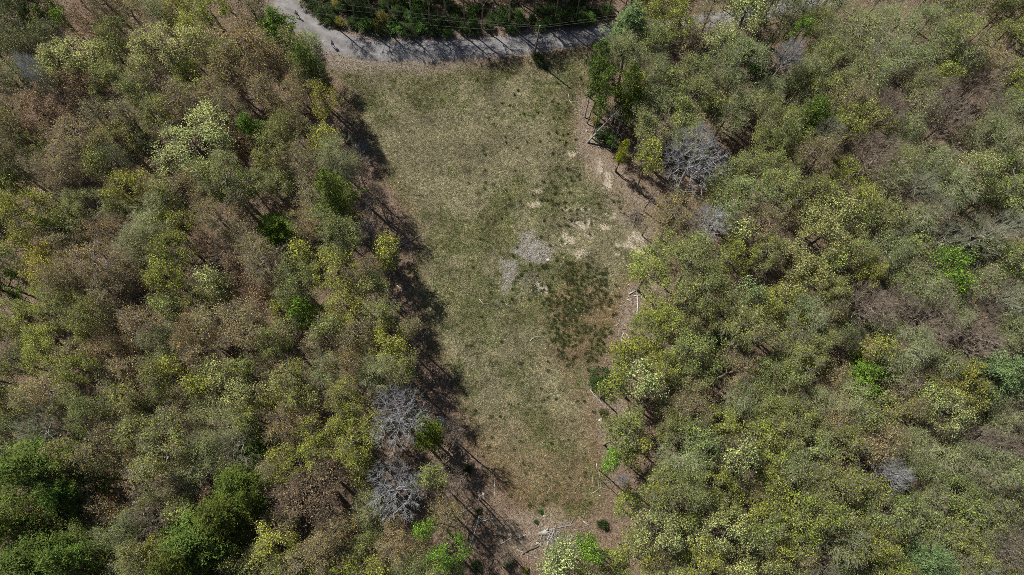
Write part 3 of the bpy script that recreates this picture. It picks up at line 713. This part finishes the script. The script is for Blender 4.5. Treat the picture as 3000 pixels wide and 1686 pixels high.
# ------------------------------------------------------------------ logs and branches lying about
sticks = []
def stick(x0, y0, x1, y1, w, tone='pale', fork=False, name=None, label=None):
    a0 = at(x0, y0); b0 = at(x1, y1); a0 = np.array([a0[0], a0[1]]); b0 = np.array([b0[0], b0[1]])
    L = float(np.linalg.norm(b0-a0)); r = np.random.default_rng(int(x0*7+y0*13)); k = max(2, int(L/.5)+1)
    t = np.linspace(0, 1, k+1); nrm = np.array([-(b0-a0)[1], (b0-a0)[0]])/max(L, .01)
    off = np.cumsum(r.normal(0, .035*min(L, 3)/2, k+1)); off -= np.linspace(off[0], off[-1], k+1)
    P2 = a0[None]*(1-t[:, None])+b0[None]*t[:, None]+nrm[None]*off[:, None]
    mid = (a0+b0)/2; zz = hgt(P2[:, 0], P2[:, 1]); rad = w*(1-.45*t)
    P = np.stack([P2[:, 0]-mid[0], P2[:, 1]-mid[1], zz+rad*.85], 1)
    an = np.arange(8)*np.pi/4; V = []; 
    dn = (P[-1]-P[0]); dn[2] = 0; dn /= np.linalg.norm(dn); u = np.array([-dn[1], dn[0], 0])
    for q in range(k+1):
        rr = rad[q]*(1+r.normal(0, .06)); V.append(P[q][None]+u[None]*np.cos(an)[:, None]*rr+np.array([[0, 0, 1.]])*np.sin(an)[:, None]*rr)
    V = np.concatenate(V); F = []
    for q in range(k):
        for s in range(8): F.append([q*8+s, q*8+(s+1) % 8, (q+1)*8+(s+1) % 8, (q+1)*8+s])
    caps = [np.array([list(range(8))[::-1]]), np.array([[k*8+s for s in range(8)]])]
    Vs = [V]; Fs = [np.array(F)]+caps; o_ = len(V)
    nk = 3+int(L/1.2) if fork else (1 if L > 1 else 0)
    if nk:
        S = []; E = []
        for q in range(nk):
            i_ = int(r.integers(1, k+1)) if k > 1 else 1; sgn = r.choice([-1, 1]); l_ = r.uniform(.25, .5 if not fork else 1.5)
            i_ = min(i_, k)
            S.append(P[i_]); E.append(P[i_]+dn*l_*.7+u*sgn*l_*r.uniform(.3, .9)+np.array([0, 0, r.uniform(0, .25)]))
        V2, F2 = tubes(np.array(S), np.array(E), np.full(nk, w*.4), np.full(nk, w*.15), 5); Vs.append(V2); Fs.append(F2+o_)
    V = np.concatenate(Vs); var = (.7+.6*vn(V[:, 0]*2.2+9, V[:, 1]*2.2, 7))[:, None]*np.ones((1, 3))
    nm = name or ('fallen_log' if w >= .1 else 'fallen_branch')
    o = link(nm, mesh_np(nm, V, Fs, {'Var': var}), M_wood, None, (mid[0], mid[1], 0))
    o.color = {'pale': (.44, .41, .37, 1), 'grey': (.33, .30, .27, 1), 'brown': (.20, .155, .12, 1), 'birch': (.50, .48, .45, 1)}[tone]
    wd = {'pale': 'bleached', 'grey': 'weathered grey', 'brown': 'dark brown', 'birch': 'whitish'}[tone]+(' log' if w >= .1 else ' branch')
    tag(o, label, 'log' if w >= .1 else 'branch', 'fallen wood lying on the ground' if not label else None)
    sticks.append([o, wd, 'long' if L > 3 else 'short', (x0+x1)/2, (y0+y1)/2, label, L])
    return o
def S4(s, sc, ox, oy):
    for ln in s.split(';'):
        q = ln.split(',')
        if len(q) < 5: continue
        x0, y0, x1, y1 = [float(v) for v in q[:4]]
        stick(ox+x0/sc, oy+y0/sc, ox+x1/sc, oy+y1/sc, float(q[4])*1.2, {'p': 'pale', 'g': 'grey', 'b': 'brown', 'w': 'birch'}[q[5]] if len(q) > 5 else 'pale', len(q) > 6)
S4('520,175,558,148,.05,p,f;790,330,785,260,.035,g;735,305,768,337,.035,p;868,382,882,352,.04,p;775,558,760,528,.06,p;885,518,912,552,.05,p;955,515,1002,552,.045,p;1120,115,1120,165,.03,g;955,760,962,695,.04,g;'
   '705,922,745,870,.06,p;785,962,812,918,.06,p;580,900,650,902,.035,g;180,1045,222,1100,.08,p,f;245,1137,272,1105,.04,p;430,1088,480,1122,.055,p;370,1195,378,1155,.035,p;340,1272,352,1220,.035,g;668,1448,705,1408,.08,p,f;'
   '1105,1138,1128,1172,.07,p;1265,1357,1280,1328,.06,p;1620,997,1682,963,.11,w;1668,1015,1728,1010,.09,w;1598,1046,1665,1082,.09,w;1533,1110,1582,1116,.07,w;1699,1020,1680,1378,.085,w;1540,1338,1592,1330,.05,b;1518,1395,1527,1368,.05,p;'
   '1545,1435,1572,1372,.05,p;1500,1302,1528,1272,.05,p,f;1590,720,1692,768,.085,g;1035,1180,1060,1110,.03,p;420,1430,445,1448,.06,p;1420,250,1432,228,.05,p;860,760,890,790,.03,g;300,835,330,850,.03,g;1210,900,1240,930,.03,g;1000,405,1010,395,.03,p;630,600,665,560,.03,g;875,430,925,455,.03,g;990,640,1000,668,.05,p', 3.29, 1350, 560)
S4('345,705,366,812,.09,w;366,658,348,695,.06,w;80,1065,76,1125,.05,p;78,1130,222,1302,.06,p,f;105,1190,160,1285,.035,g;535,838,567,912,.06,w;523,528,542,585,.05,g;300,595,328,572,.06,w,f;95,640,115,618,.05,p;325,685,328,655,.05,p;'
   '520,530,572,548,.045,b;235,920,270,915,.05,b,f;340,625,388,628,.05,b;390,935,560,925,.06,b;680,1130,700,1190,.05,p;100,365,120,345,.03,p', 2.895, 1700, 750)
S4('917,193,914,402,.055,p;745,185,710,305,.045,g;750,605,643,948,.095,w;705,672,962,608,.08,w,f;983,897,1112,823,.075,w;1145,837,1265,793,.075,w;605,432,632,414,.10,w;568,558,677,500,.07,w;828,862,902,812,.04,g;695,893,752,853,.035,g;'
   '1215,1003,1622,795,.12,b,f;1350,905,1600,850,.08,g;1435,598,1487,601,.10,w;1515,742,1762,688,.08,g,f;1595,663,1672,682,.055,p;1505,777,1637,771,.06,g;1868,653,1937,702,.085,w;1868,632,1886,568,.04,g;1543,538,1567,582,.045,g;1480,362,1509,308,.05,p;1405,442,1452,408,.04,b;'
   '1190,432,1236,383,.04,g;1975,170,1977,312,.045,p;1958,357,2056,293,.06,p,f;2014,28,2018,102,.05,p;2040,118,2049,192,.05,p;2063,168,2107,72,.045,g;773,28,776,88,.035,g;1273,818,1302,768,.05,p;1153,958,1440,1082,.05,p;820,1088,785,1182,.045,g;1690,1112,1762,888,.04,g;'
   '620,638,618,722,.05,g;632,808,615,922,.05,g;1275,1030,1275,1102,.045,p;1385,710,1412,750,.05,w;1680,700,1760,690,.05,p;1460,830,1492,832,.05,b;1140,255,1180,205,.035,g;1770,742,1832,752,.05,g;2000,470,2022,487,.05,p;1885,290,1890,260,.03,p;930,320,938,330,.03,p;1300,1150,1310,1200,.03,g;2115,490,2140,495,.035,b', 3.68, 1200, 1350)
S4('2165,655,2210,706,.05,p,f;2163,618,2167,652,.05,p;1128,540,1132,560,.035,p;700,915,700,880,.04,g;1805,1370,1835,1350,.04,p,f;1885,1180,1900,1200,.03,p;728,1215,733,1260,.03,g;725,1230,800,1290,.04,g;1640,910,1660,930,.03,g;830,1160,832,1172,.06,p', 2.24, 700, 0)
S4('870,20,902,88,.045,g;860,105,912,252,.045,g;1062,78,1100,58,.04,p;1130,248,1220,120,.04,g,f;975,145,1000,235,.03,g;868,612,905,630,.05,p;910,838,935,820,.06,p;990,1000,1030,965,.05,p;1160,985,1162,1050,.04,g;1235,258,1270,255,.03,g', 3.218, 1050, 1050)
S4('390,1310,470,1370,.03,b;250,1010,330,900,.05,p;570,1345,600,1365,.05,p;585,1435,640,1370,.04,p;240,230,245,275,.03,g;440,1110,545,1190,.05,p,f;160,500,195,525,.04,g', 2.069, 950, 300)
S4('730,800,812,885,.10,g;1170,965,1010,968,.05,g;1040,1045,1085,1035,.05,p;150,330,40,345,.05,g', 2.576, 0, 560)
# the fallen tree that reaches from the left trees into the grass
stick(1092, 768, 1232, 690, .15, 'grey', True, 'fallen_tree', 'dark fallen tree reaching from the left forest edge into the grass')

# brush piles: each one heap of grey sticks
def brush(px, py, Rm, n, label, tone=(.32, .30, .28, 1)):
    x, y = at(px, py); r = np.random.default_rng(int(px)); S = []; E = []
    o = bpy.data.objects.new('brush_pile', None); C.objects.link(o); o.location = (x, y, float(hgt(x, y)))
    for nm, cnt, w in (('branch', 5, .05), ('branch', 5, .04)):
        for q in range(cnt):
            an = r.uniform(0, 6.28); L = r.uniform(1, 2.2)*Rm*.6; c = r.normal(0, Rm*.3, 2); h = r.uniform(.05, .4)
            d = np.array([math.cos(an)*L/2, math.sin(an)*L/2])
            V, F = tubes([[c[0]-d[0], c[1]-d[1], h]], [[c[0]+d[0], c[1]+d[1], h+r.uniform(-.1, .25)]], [w], [w*.5], 6)
            b_ = link('branch', mesh_np('branch', V, F, {'Var': np.ones((len(V), 3))*r.uniform(.8, 1.6)}), M_wood, o); b_.color = tone
    an = r.uniform(0, 6.28, n); L = r.uniform(.4, 1.2, n)*Rm*.5; c = r.normal(0, Rm*.4, (n, 2)); h = r.uniform(.02, .5, n)*np.exp(-(c**2).sum(1)/Rm**2)
    A = np.stack([c[:, 0]-np.cos(an)*L/2, c[:, 1]-np.sin(an)*L/2, h], 1); B = np.stack([c[:, 0]+np.cos(an)*L/2, c[:, 1]+np.sin(an)*L/2, h+r.uniform(-.1, .3, n)], 1)
    V, F = tubes(A, B, np.full(n, .02), np.full(n, .01), 3)
    t_ = link('twig_tangle', mesh_np('twig_tangle', V, F, {'Var': np.repeat(r.uniform(.5, 1.7, n), 6)[:, None]*np.ones((1, 3))}), M_wood, o); t_.color = tone; t_['kind'] = 'stuff'
    tag(o, label, 'brush pile')
brush(1055, 438, 2.2, 260, 'grey brush pile in shadow at the upper left edge of the clearing', (.42, .40, .38, 1))
brush(1075, 665, 2.0, 200, 'grey brush heap under the trees left of the clearing')
brush(1070, 600, 1.6, 120, 'brush heap just above another at the left clearing edge')
brush(405, 880, 1.8, 160, 'heap of dark branches in the left forest gap', (.2, .17, .15, 1))
brush(1860, 640, 2.0, 180, 'tangle of dark branches at the right clearing edge above the sand', (.20, .17, .15, 1))
brush(1880, 1060, 1.8, 140, 'tangle of grey branches under the yellow-green trees on the right', (.3, .27, .25, 1))
brush(1620, 1580, 2.0, 150, 'loose branches beside the pale boulder at the clearing foot', (.4, .37, .34, 1))

# ------------------------------------------------------------------ rocks
def rock(px, py, lpx, wpx, ang, hm, colr, label, name='boulder'):
    x, y = at(px, py); s = depth(x, y)/F0; r = np.random.default_rng(int(px*3+py))
    nu, nv = 14, 8; V = []
    lump = r.normal(0, 1, (7, 3)); lump /= np.linalg.norm(lump, axis=1)[:, None]; la = r.uniform(.05, .22, 7)
    cuts = r.normal(0, 1, (6, 3)); cuts[:, 2] = np.abs(cuts[:, 2]); cuts /= np.linalg.norm(cuts, axis=1)[:, None]; cd = r.uniform(.62, .9, 6)
    for j in range(nv+1):
        th = math.pi*j/nv
        for i in range(nu):
            ph = 2*math.pi*i/nu; d = np.array([math.sin(th)*math.cos(ph), math.sin(th)*math.sin(ph), math.cos(th)])
            rr = 1+sum(la*np.maximum(0, lump@d)**2); p = d*rr
            for c_, q in zip(cuts, cd):
                e = p@c_-q
                if e > 0: p = p-c_*e
            V.append(p)
    V = np.array(V)*np.array([lpx*s/2, wpx*s/2, hm]); ca, sa = math.cos(ang), math.sin(ang)
    V = np.stack([V[:, 0]*ca-V[:, 1]*sa, V[:, 0]*sa+V[:, 1]*ca, V[:, 2]], 1)
    F = [[j*nu+i, (j+1)*nu+i, (j+1)*nu+(i+1) % nu, j*nu+(i+1) % nu] for j in range(nv) for i in range(nu)]
    var = (.75+.5*vn(V[:, 0]*6, V[:, 1]*6, 3))[:, None]*np.ones((1, 3))
    o = link(name, mesh_np(name, V, np.array(F), {'Var': var}), M_rock, None, (x, y, float(hgt(x, y))+hm*.25)); o.color = colr+(1,)
    tag(o, label, 'rock'); return o
rock(1606, 761, 15, 9, 0, .15, (.62, .56, .42), 'flat cream-coloured rock at the lower edge of the grey gravel patch')
rock(1294, 1236, 24, 27, .4, .8, (.42, .43, .43), 'big grey boulder beside the small green pine at left clearing edge')
rock(1350, 1263, 15, 8, 0, .3, (.48, .44, .40), 'pinkish grey rock right of the big grey boulder')
rock(1594, 1562, 34, 15, -.05, .45, (.46, .47, .40), 'large pale boulder at the foot of the clearing')
rock(1603, 1553, 9, 8, .5, .5, (.50, .50, .44), 'upright pale stone against the large pale boulder')
rock(1576, 1591, 12, 5, .1, .15, (.45, .44, .42), 'flat grey stone just below the large pale boulder')
rock(1417, 1448, 7, 9, 0, .2, (.75, .73, .70), 'small white rock in the lower left of the clearing', 'stone')
rock(1757, 1453, 5, 5, 0, .1, (.68, .62, .45), 'small cream stone at the lower right of the clearing', 'stone')
rock(1718, 384, 6, 6, 0, .15, (.55, .53, .50), 'small pale stone on the dirt strip at upper right', 'stone')
rock(1759, 1230, 15, 9, .5, .2, (.52, .55, .50), 'pale stone under the olive shrub at the right edge', 'stone')
rock(1251, 229, 4, 4, 0, .1, (.65, .62, .58), 'small pale stone in the grass below the road bend', 'stone')
rock(1657, 715, 8, 5, .2, .12, (.66, .61, .48), 'small sandy stone at the left end of the sand patches', 'stone')
rock(1121, 503, 4, 4, 0, .1, (.70, .68, .64), 'small white stone near the left edge of the grass', 'stone')
rock(1656, 1376, 3.5, 3.5, 0, .08, (.7, .68, .64), 'tiny white stone in the lower grass', 'stone')

# ------------------------------------------------------------------ dead standing stems
def stem(bx, by, tx, ty_, h, w, tone, label, limbs=0, name='dead_tree'):
    x, y = at(bx, by); X2, Y2 = at(tx, ty_, h); o = bpy.data.objects.new(name, None); C.objects.link(o); o.location = (x, y, float(hgt(x, y)))
    r = np.random.default_rng(int(bx)); k = 14; t = np.linspace(0, 1, k+1)
    P = np.stack([t*(X2-x), t*(Y2-y), t*h-.2*(t < .01)], 1); P[1:, :2] += np.cumsum(r.normal(0, .03, (k, 2)), 0)
    V, F = tubes(P[:-1], P[1:], w*(1-.75*t[:-1]), w*(1-.75*t[1:]), 7)
    link('trunk', mesh_np('trunk', V, F, {'Var': (.75+.5*vn(V[:, 2]*2, V[:, 0], 4))[:, None]*np.ones((1, 3))}), M_bark, o).color = tone
    if limbs:
        S = []; E = []
        for q in range(limbs):
            f = r.uniform(.35, 1); i_ = int(f*k); L = r.uniform(.4, 1.8)*(1.2-f*.5); an = r.uniform(0, 6.28)
            e = P[i_]+np.array([math.cos(an)*L, math.sin(an)*L, L*.6]); S.append(P[i_]); E.append(e)
            for _ in range(4):
                g_ = r.uniform(.4, 1); s_ = P[i_]+(e-P[i_])*g_; S.append(s_); E.append(s_+r.normal(0, .35, 3)+np.array([0, 0, .2]))
        V, F = tubes(S, E, np.full(len(S), .022), np.full(len(S), .009), 4)
        link('limbs', mesh_np('limbs', V, F, {'Var': np.ones((len(V), 3))}), M_bark, o).color = tone
    tag(o, label, 'dead tree')
stem(1713, 345, 1750, 186, 10.5, .13, (.40, .38, .36, 1), 'thin pale dead stem, leftmost of those at the upper right clearing edge', 8)
stem(1720, 362, 1752, 262, 8, .12, (.25, .21, .18, 1), 'dark dead stem right beside the thin pale one at upper right', 10)
stem(1720, 418, 1825, 300, 8, .19, (.36, .34, .31, 1), 'thick leaning dead tree with grey limbs at the upper right clearing edge', 34)
stem(1803, 503, 1815, 470, 4, .16, (.22, .18, .15, 1), 'short dark stump below the tall yellow shrub', 3)
stem(1790, 440, 1828, 330, 9, .1, (.3, .28, .25, 1), 'slender dead stem between the leaning dead tree and the yellow shrub', 10)
stem(1880, 690, 1905, 655, 5, .12, (.2, .17, .14, 1), 'dark branching dead stem above the largest sand patch', 12)
stem(1885, 620, 1925, 560, 7, .12, (.2, .17, .14, 1), 'dark dead stem beside the tangle at the right clearing edge', 14)
stem(1402, 1450, 1410, 1455, 6, .1, (.35, .33, .3, 1), 'grey dead stem beside the small white rock', 6)

# ------------------------------------------------------------------ utility pole and wires
M_pole = plain('pole_wood', (.16, .125, .10), .85, 8); M_metal = plain('pole_metal', (.35, .35, .36), .5); M_wire = plain('wire', (.20, .21, .20), .5)
bx_, by_ = at(1563, 175); PH = 9.2; tx_, ty2 = at(1582, 76, PH)
z0 = float(hgt(bx_, by_)); pole = bpy.data.objects.new('utility_pole', None); C.objects.link(pole); pole.location = (bx_, by_, z0)
top = np.array([tx_-bx_, ty2-by_, PH]); V, F = tubes([[0, 0, -.3]], [top], [.17], [.11], 12)
link('shaft', mesh_np('shaft', V, [F, np.array([list(range(12, 24))])], None, True), M_pole, pole)
wd_ = np.array([1, -.12, 0]); wd_ /= np.linalg.norm(wd_); cr_ = np.array([-wd_[1], wd_[0], 0])
tips = []
for q, (dz, off) in enumerate(((-.15, 0.0), (-.75, .16), (-1.45, -.16))):
    c0 = top+np.array([0, 0, dz]); ctr = c0+cr_*off
    V, F = tubes([c0], [ctr+cr_*(.12 if off >= 0 else -.12)], [.03], [.03], 6); link('bracket', mesh_np('bracket', V, F), M_metal, pole)
    V, F = tubes([ctr+np.array([0, 0, -.06])], [ctr+np.array([0, 0, .10])], [.06], [.045], 8)
    link('insulator', mesh_np('insulator', V, [F, np.array([list(range(8, 16))])]), M_metal, pole); tips.append(ctr+np.array([bx_, by_, z0+.08]))
V, F = tubes([top+np.array([0, 0, -.02])], [top+np.array([0, 0, .05])], [.13], [.06], 10); link('cap', mesh_np('cap', V, [F, np.array([list(range(10, 20))])]), M_metal, pole)
tag(pole, 'brown wooden utility pole at the lower edge of the gravel road', 'utility pole')
def wire(A, B, sag, label):
    t = np.linspace(0, 1, 61)[:, None]; P = A[None]*(1-t)+B[None]*t; P[:, 2] -= sag*4*(t*(1-t))[:, 0]
    V, F = tubes(P[:-1], P[1:], np.full(60, .012), np.full(60, .012), 5)
    tag(link('power_line', mesh_np('power_line', V, F), M_wire), label, 'power line', 'wires strung from the utility pole')
for q, (ly, lb) in enumerate(((-52, 'uppermost wire running left from the utility pole'), (-34, 'middle wire running left from the utility pole'), (-14, 'lowest wire running left from the utility pole'))):
    e = at(560, ly, 9.0-.6*q); wire(tips[q], np.array([e[0], e[1], 9.0-.6*q]), .8+.25*q, lb)
for q, (ry_, lb) in enumerate(((-20, 'upper wire running right from the utility pole'), (-4, 'lower wire running right from the utility pole'))):
    e = at(2120, ry_, 9.0-.7*q); wire(tips[q], np.array([e[0], e[1], 9.0-.7*q]), .6, lb)

# ------------------------------------------------------------------ two people walking on the road
def skin_obj(name, verts, edges, rad, mat, parent, sub=1, root=0):
    me = bpy.data.meshes.new(name); me.from_pydata([tuple(v) for v in verts], edges, []); me.update()
    o = link(name, me, mat, parent); sk = o.modifiers.new('skin', 'SKIN'); sk.use_smooth_shade = True
    for i, rr in enumerate(rad):
        s = me.skin_vertices[0].data[i]; s.radius = (rr, rr) if not isinstance(rr, tuple) else rr; s.use_root = (i == root)
    if sub: sb = o.modifiers.new('sub', 'SUBSURF'); sb.levels = sub; sb.render_levels = sub
    return o
def person(px, py, face, shirt, pants, hair, label, stride=.28):
    x, y = at(px, py); o = bpy.data.objects.new('person', None); C.objects.link(o)
    o.location = (x, y, float(hgt(x, y))+.06); o.rotation_euler = (0, 0, face)      # faces local +Y
    M_s = plain('skin', (.45, .28, .20), .6); M_sh = plain('shirt', shirt, .9); M_p = plain('trousers', pants, .9); M_h = plain('hair', hair, .8); M_b = plain('shoes', (.04, .04, .045), .7)
    V = [(0, 0, .95), (0, .01, 1.10), (0, .02, 1.28), (0, .01, 1.42), (0, .015, 1.50), (0, .03, 1.58), (0, .035, 1.66), (0, .03, 1.73)]
    E = [(0, 1), (1, 2), (2, 3), (3, 4), (4, 5), (5, 6), (6, 7)]; Rr = [(.13, .10), (.125, .095), (.15, .105), (.10, .08), .055, .075, .088, .06]
    nz = len(V); V.append((0, .135, 1.61)); E.append((5, nz)); Rr.append(.014)                # nose
    for s in (-1, 1): k = len(V); V.append((s*.088, .02, 1.62)); E.append((5, k)); Rr.append(.016)   # ears
    legs = []; arms = []
    for s, f in ((-1, 1), (1, -1)):
        k = len(V); kn = (s*.10, f*stride*.45+.03, .50); an = (s*.10, f*stride-(.05 if f < 0 else 0), .09 if f > 0 else .13)
        V += [(s*.09, 0, .88), kn, an, (an[0], an[1]+.17, .035 if f > 0 else .03)]; E += [(0, k), (k, k+1), (k+1, k+2), (k+2, k+3)]; Rr += [.088, .058, .04, .032]
        legs.append([(s*.09, 0, .88), kn, an])
        k = len(V); el = (s*.25, -f*.10, 1.13); wr = (s*.26, -f*.10+.14*(1 if f < 0 else .3), .90)
        V += [(s*.17, 0, 1.40), el, wr, (wr[0], wr[1]+.02, .82)]; E += [(3, k), (k, k+1), (k+1, k+2), (k+2, k+3)]; Rr += [.052, .038, .027, .032]
        arms.append([(s*.17, 0, 1.40), el, wr])
        for q in range(4):
            L = (.075, .085, .08, .062)[q]; f0 = (wr[0], wr[1]-.015+q*.021, .795); k2 = len(V)
            V += [f0, (f0[0]-s*.004, f0[1], f0[2]-L*.55), (f0[0]-s*.02, f0[1], f0[2]-L)]; E += [(k+3, k2), (k2, k2+1), (k2+1, k2+2)]; Rr += [.010, .009, .008]
        k2 = len(V); V += [(wr[0]-s*.01, wr[1]+.055, .835), (wr[0]-s*.015, wr[1]+.075, .80)]; E += [(k+3, k2), (k2, k2+1)]; Rr += [.011, .009]
    body = skin_obj('body', V, E, Rr, M_s, o)
    sv_ = [(0, 0, .92), (0, .01, 1.10), (0, .02, 1.28), (0, .01, 1.43)]; se = [(0, 1), (1, 2), (2, 3)]; sr = [(.16, .125), (.15, .115), (.175, .125), (.115, .095)]
    for a3 in arms: k = len(sv_); sv_ += a3[:2]+[tuple(np.array(a3[1])*.35+np.array(a3[2])*.65)]; se += [(3, k), (k, k+1), (k+1, k+2)]; sr += [.07, .054, .044]
    skin_obj('shirt', sv_, se, sr, M_sh, o)
    pv = [(0, 0, .95)]; pe = []; pr_ = [(.155, .12)]
    for l3 in legs: k = len(pv); pv += l3; pe += [(0, k), (k, k+1), (k+1, k+2)]; pr_ += [.105, .075, .062]
    skin_obj('trousers', pv, pe, pr_, M_p, o)
    skin_obj('hair', [(0, .0, 1.63), (0, .0, 1.70), (0, .03, 1.745)], [(0, 1), (1, 2)], [(.088, .078), (.095, .09), .055], M_h, o)
    for l3 in legs: an = l3[2]; skin_obj('shoe', [(an[0], an[1]-.05, .05), (an[0], an[1]+.08, .045), (an[0], an[1]+.19, .035)], [(0, 1), (1, 2)], [.05, .05, .035], M_b, o)
    M_e = plain('eye', (.02, .02, .02), .3)
    for s in (-1, 1): V_, F_ = tubes([(s*.032, .105, 1.655)], [(s*.032, .118, 1.655)], [.012], [.008], 6); link('eye', mesh_np('eye', V_, [F_, np.array([list(range(6, 12))])]), M_e, o)
    tag(o, label, 'person'); return o
person(873, 51, 2.6, (.62, .64, .70), (.03, .035, .06), (.09, .07, .06), 'person in a light grey top and dark trousers walking up the road')
person(978, 140, .8, (.25, .42, .60), (.04, .045, .06), (.012, .011, .011), 'person in a light blue top with dark hair walking at the road bend')

# ------------------------------------------------------------------ labels that single each one out
ANCH = [((1583, 110), 'utility pole'), ((925, 90), 'two walking people'), ((563, 420), 'palest large crown at left', ), ((710, 128), 'bronze crown near the road'), ((204, 171), 'pale crown at upper left'),
        ((730, 385), 'small pine below that bend'), ((915, 535), 'dark pine left of clearing'), ((795, 670), 'fresh green pine at left'), ((400, 870), 'open gap in left forest'), ((25, 838), 'vivid crown at left edge'),
        ((1000, 840), 'yellow-green crowns left of clearing'), ((920, 1440), 'big reddish-brown crown'), ((70, 1400), 'corner pine at lower left'), ((690, 1400), 'tall pine at bottom left'), ((1170, 1225), 'upper silver bare tree at left'),
        ((1165, 1425), 'lower silver bare tree at left'), ((1316, 1632), 'vivid crown at bottom centre'), ((1594, 1562), 'large pale boulder'), ((1555, 740), 'grey gravel patch'), ((1740, 670), 'pale sand patches'), ((1326, 500), 'green spot in the grass'),
        ((1700, 930), 'dark sedge tufts'), ((1757, 1108), 'dense shrub at right edge'), ((2040, 468), 'largest silver bare tree'), ((2390, 338), 'dark pine at upper right'), ((2530, 345), 'bright crown at upper right'), ((2375, 710), 'huge pale crown at right'),
        ((2780, 790), 'vivid crown at far right'), ((2550, 1100), 'rounded pine at right'), ((2610, 1380), 'white bare tree lower right'), ((2760, 1672), 'blue-green pine at bottom right'), ((2180, 400), 'leafy trail on the right'), ((2200, 1500), 'yellow-green crowns lower right'),
        ((2850, 250), 'leaning bare crown upper right'), ((1838, 1470), 'bright crown by lower clearing'), ((500, 1100), 'yellow-green crown lower left'), ((1294, 1236), 'big grey boulder'), ((1430, 960), 'middle of the grass'), ((1500, 1250), 'lower part of grass')]
ANCH += [((1150, 150), 'lit stretch of road'), ((1440, 140), 'shaded stretch of road'), ((1830, 75), 'blue-green pine over the road'), ((1808, 450), 'tall narrow yellow shrub')]
ANCH[5] = ((730, 385), 'small pine at upper left')
SECT = ['right of', 'upper right of', 'above', 'upper left of', 'left of', 'lower left of', 'below', 'lower right of']
ORD = ['first', 'second', 'third', 'fourth', 'fifth', 'sixth', 'seventh', 'eighth', 'ninth', 'tenth', 'eleventh', 'twelfth', 'thirteenth', 'fourteenth', 'fifteenth', 'sixteenth']
def label_all(items, noun, anchors):
    P = np.array([[i[3], i[4]] for i in items]); used = set()
    AN = np.array([a_[0] for a_ in anchors], float)
    secs = []
    for a_ in AN:
        d = P-a_; ang = np.degrees(np.arctan2(-d[:, 1], d[:, 0])) % 360
        secs.append((np.hypot(d[:, 0], d[:, 1]), ((ang+22.5)//45).astype(int) % 8))
    for i, it in enumerate(items):
        if it[5]: continue
        best = None
        for ai in np.argsort([s[0][i] for s in secs]):
            dist, sec = secs[ai]
            if dist[i] < 12:
                lab = f"{it[2]} {it[1]}, the {anchors[ai][1]} itself"
                if lab not in used: best = lab; break
            rank = int(((sec == sec[i]) & (dist < dist[i]) & (dist > 12)).sum())
            if rank > 15: continue
            wd = f"{it[2]} {it[1]}, {ORD[rank]} {noun} {SECT[sec[i]]} the {anchors[ai][1]}".strip()
            if wd not in used and len(wd.split()) <= 16: best = wd; break
        if best is None: best = f"{it[2]} {it[1]} at the {'left' if it[3] < 900 else 'right' if it[3] > 2100 else 'middle'} {'upper' if it[4] < 843 else 'lower'} rim of the picture"
        used.add(best); it[0]['label'] = best.strip().replace('  ', ' ')
label_all(plants, 'crown', ANCH)
label_all(shr, 'shrub', ANCH)
label_all(sticks, 'piece', ANCH)
print('objects', len(bpy.data.objects))
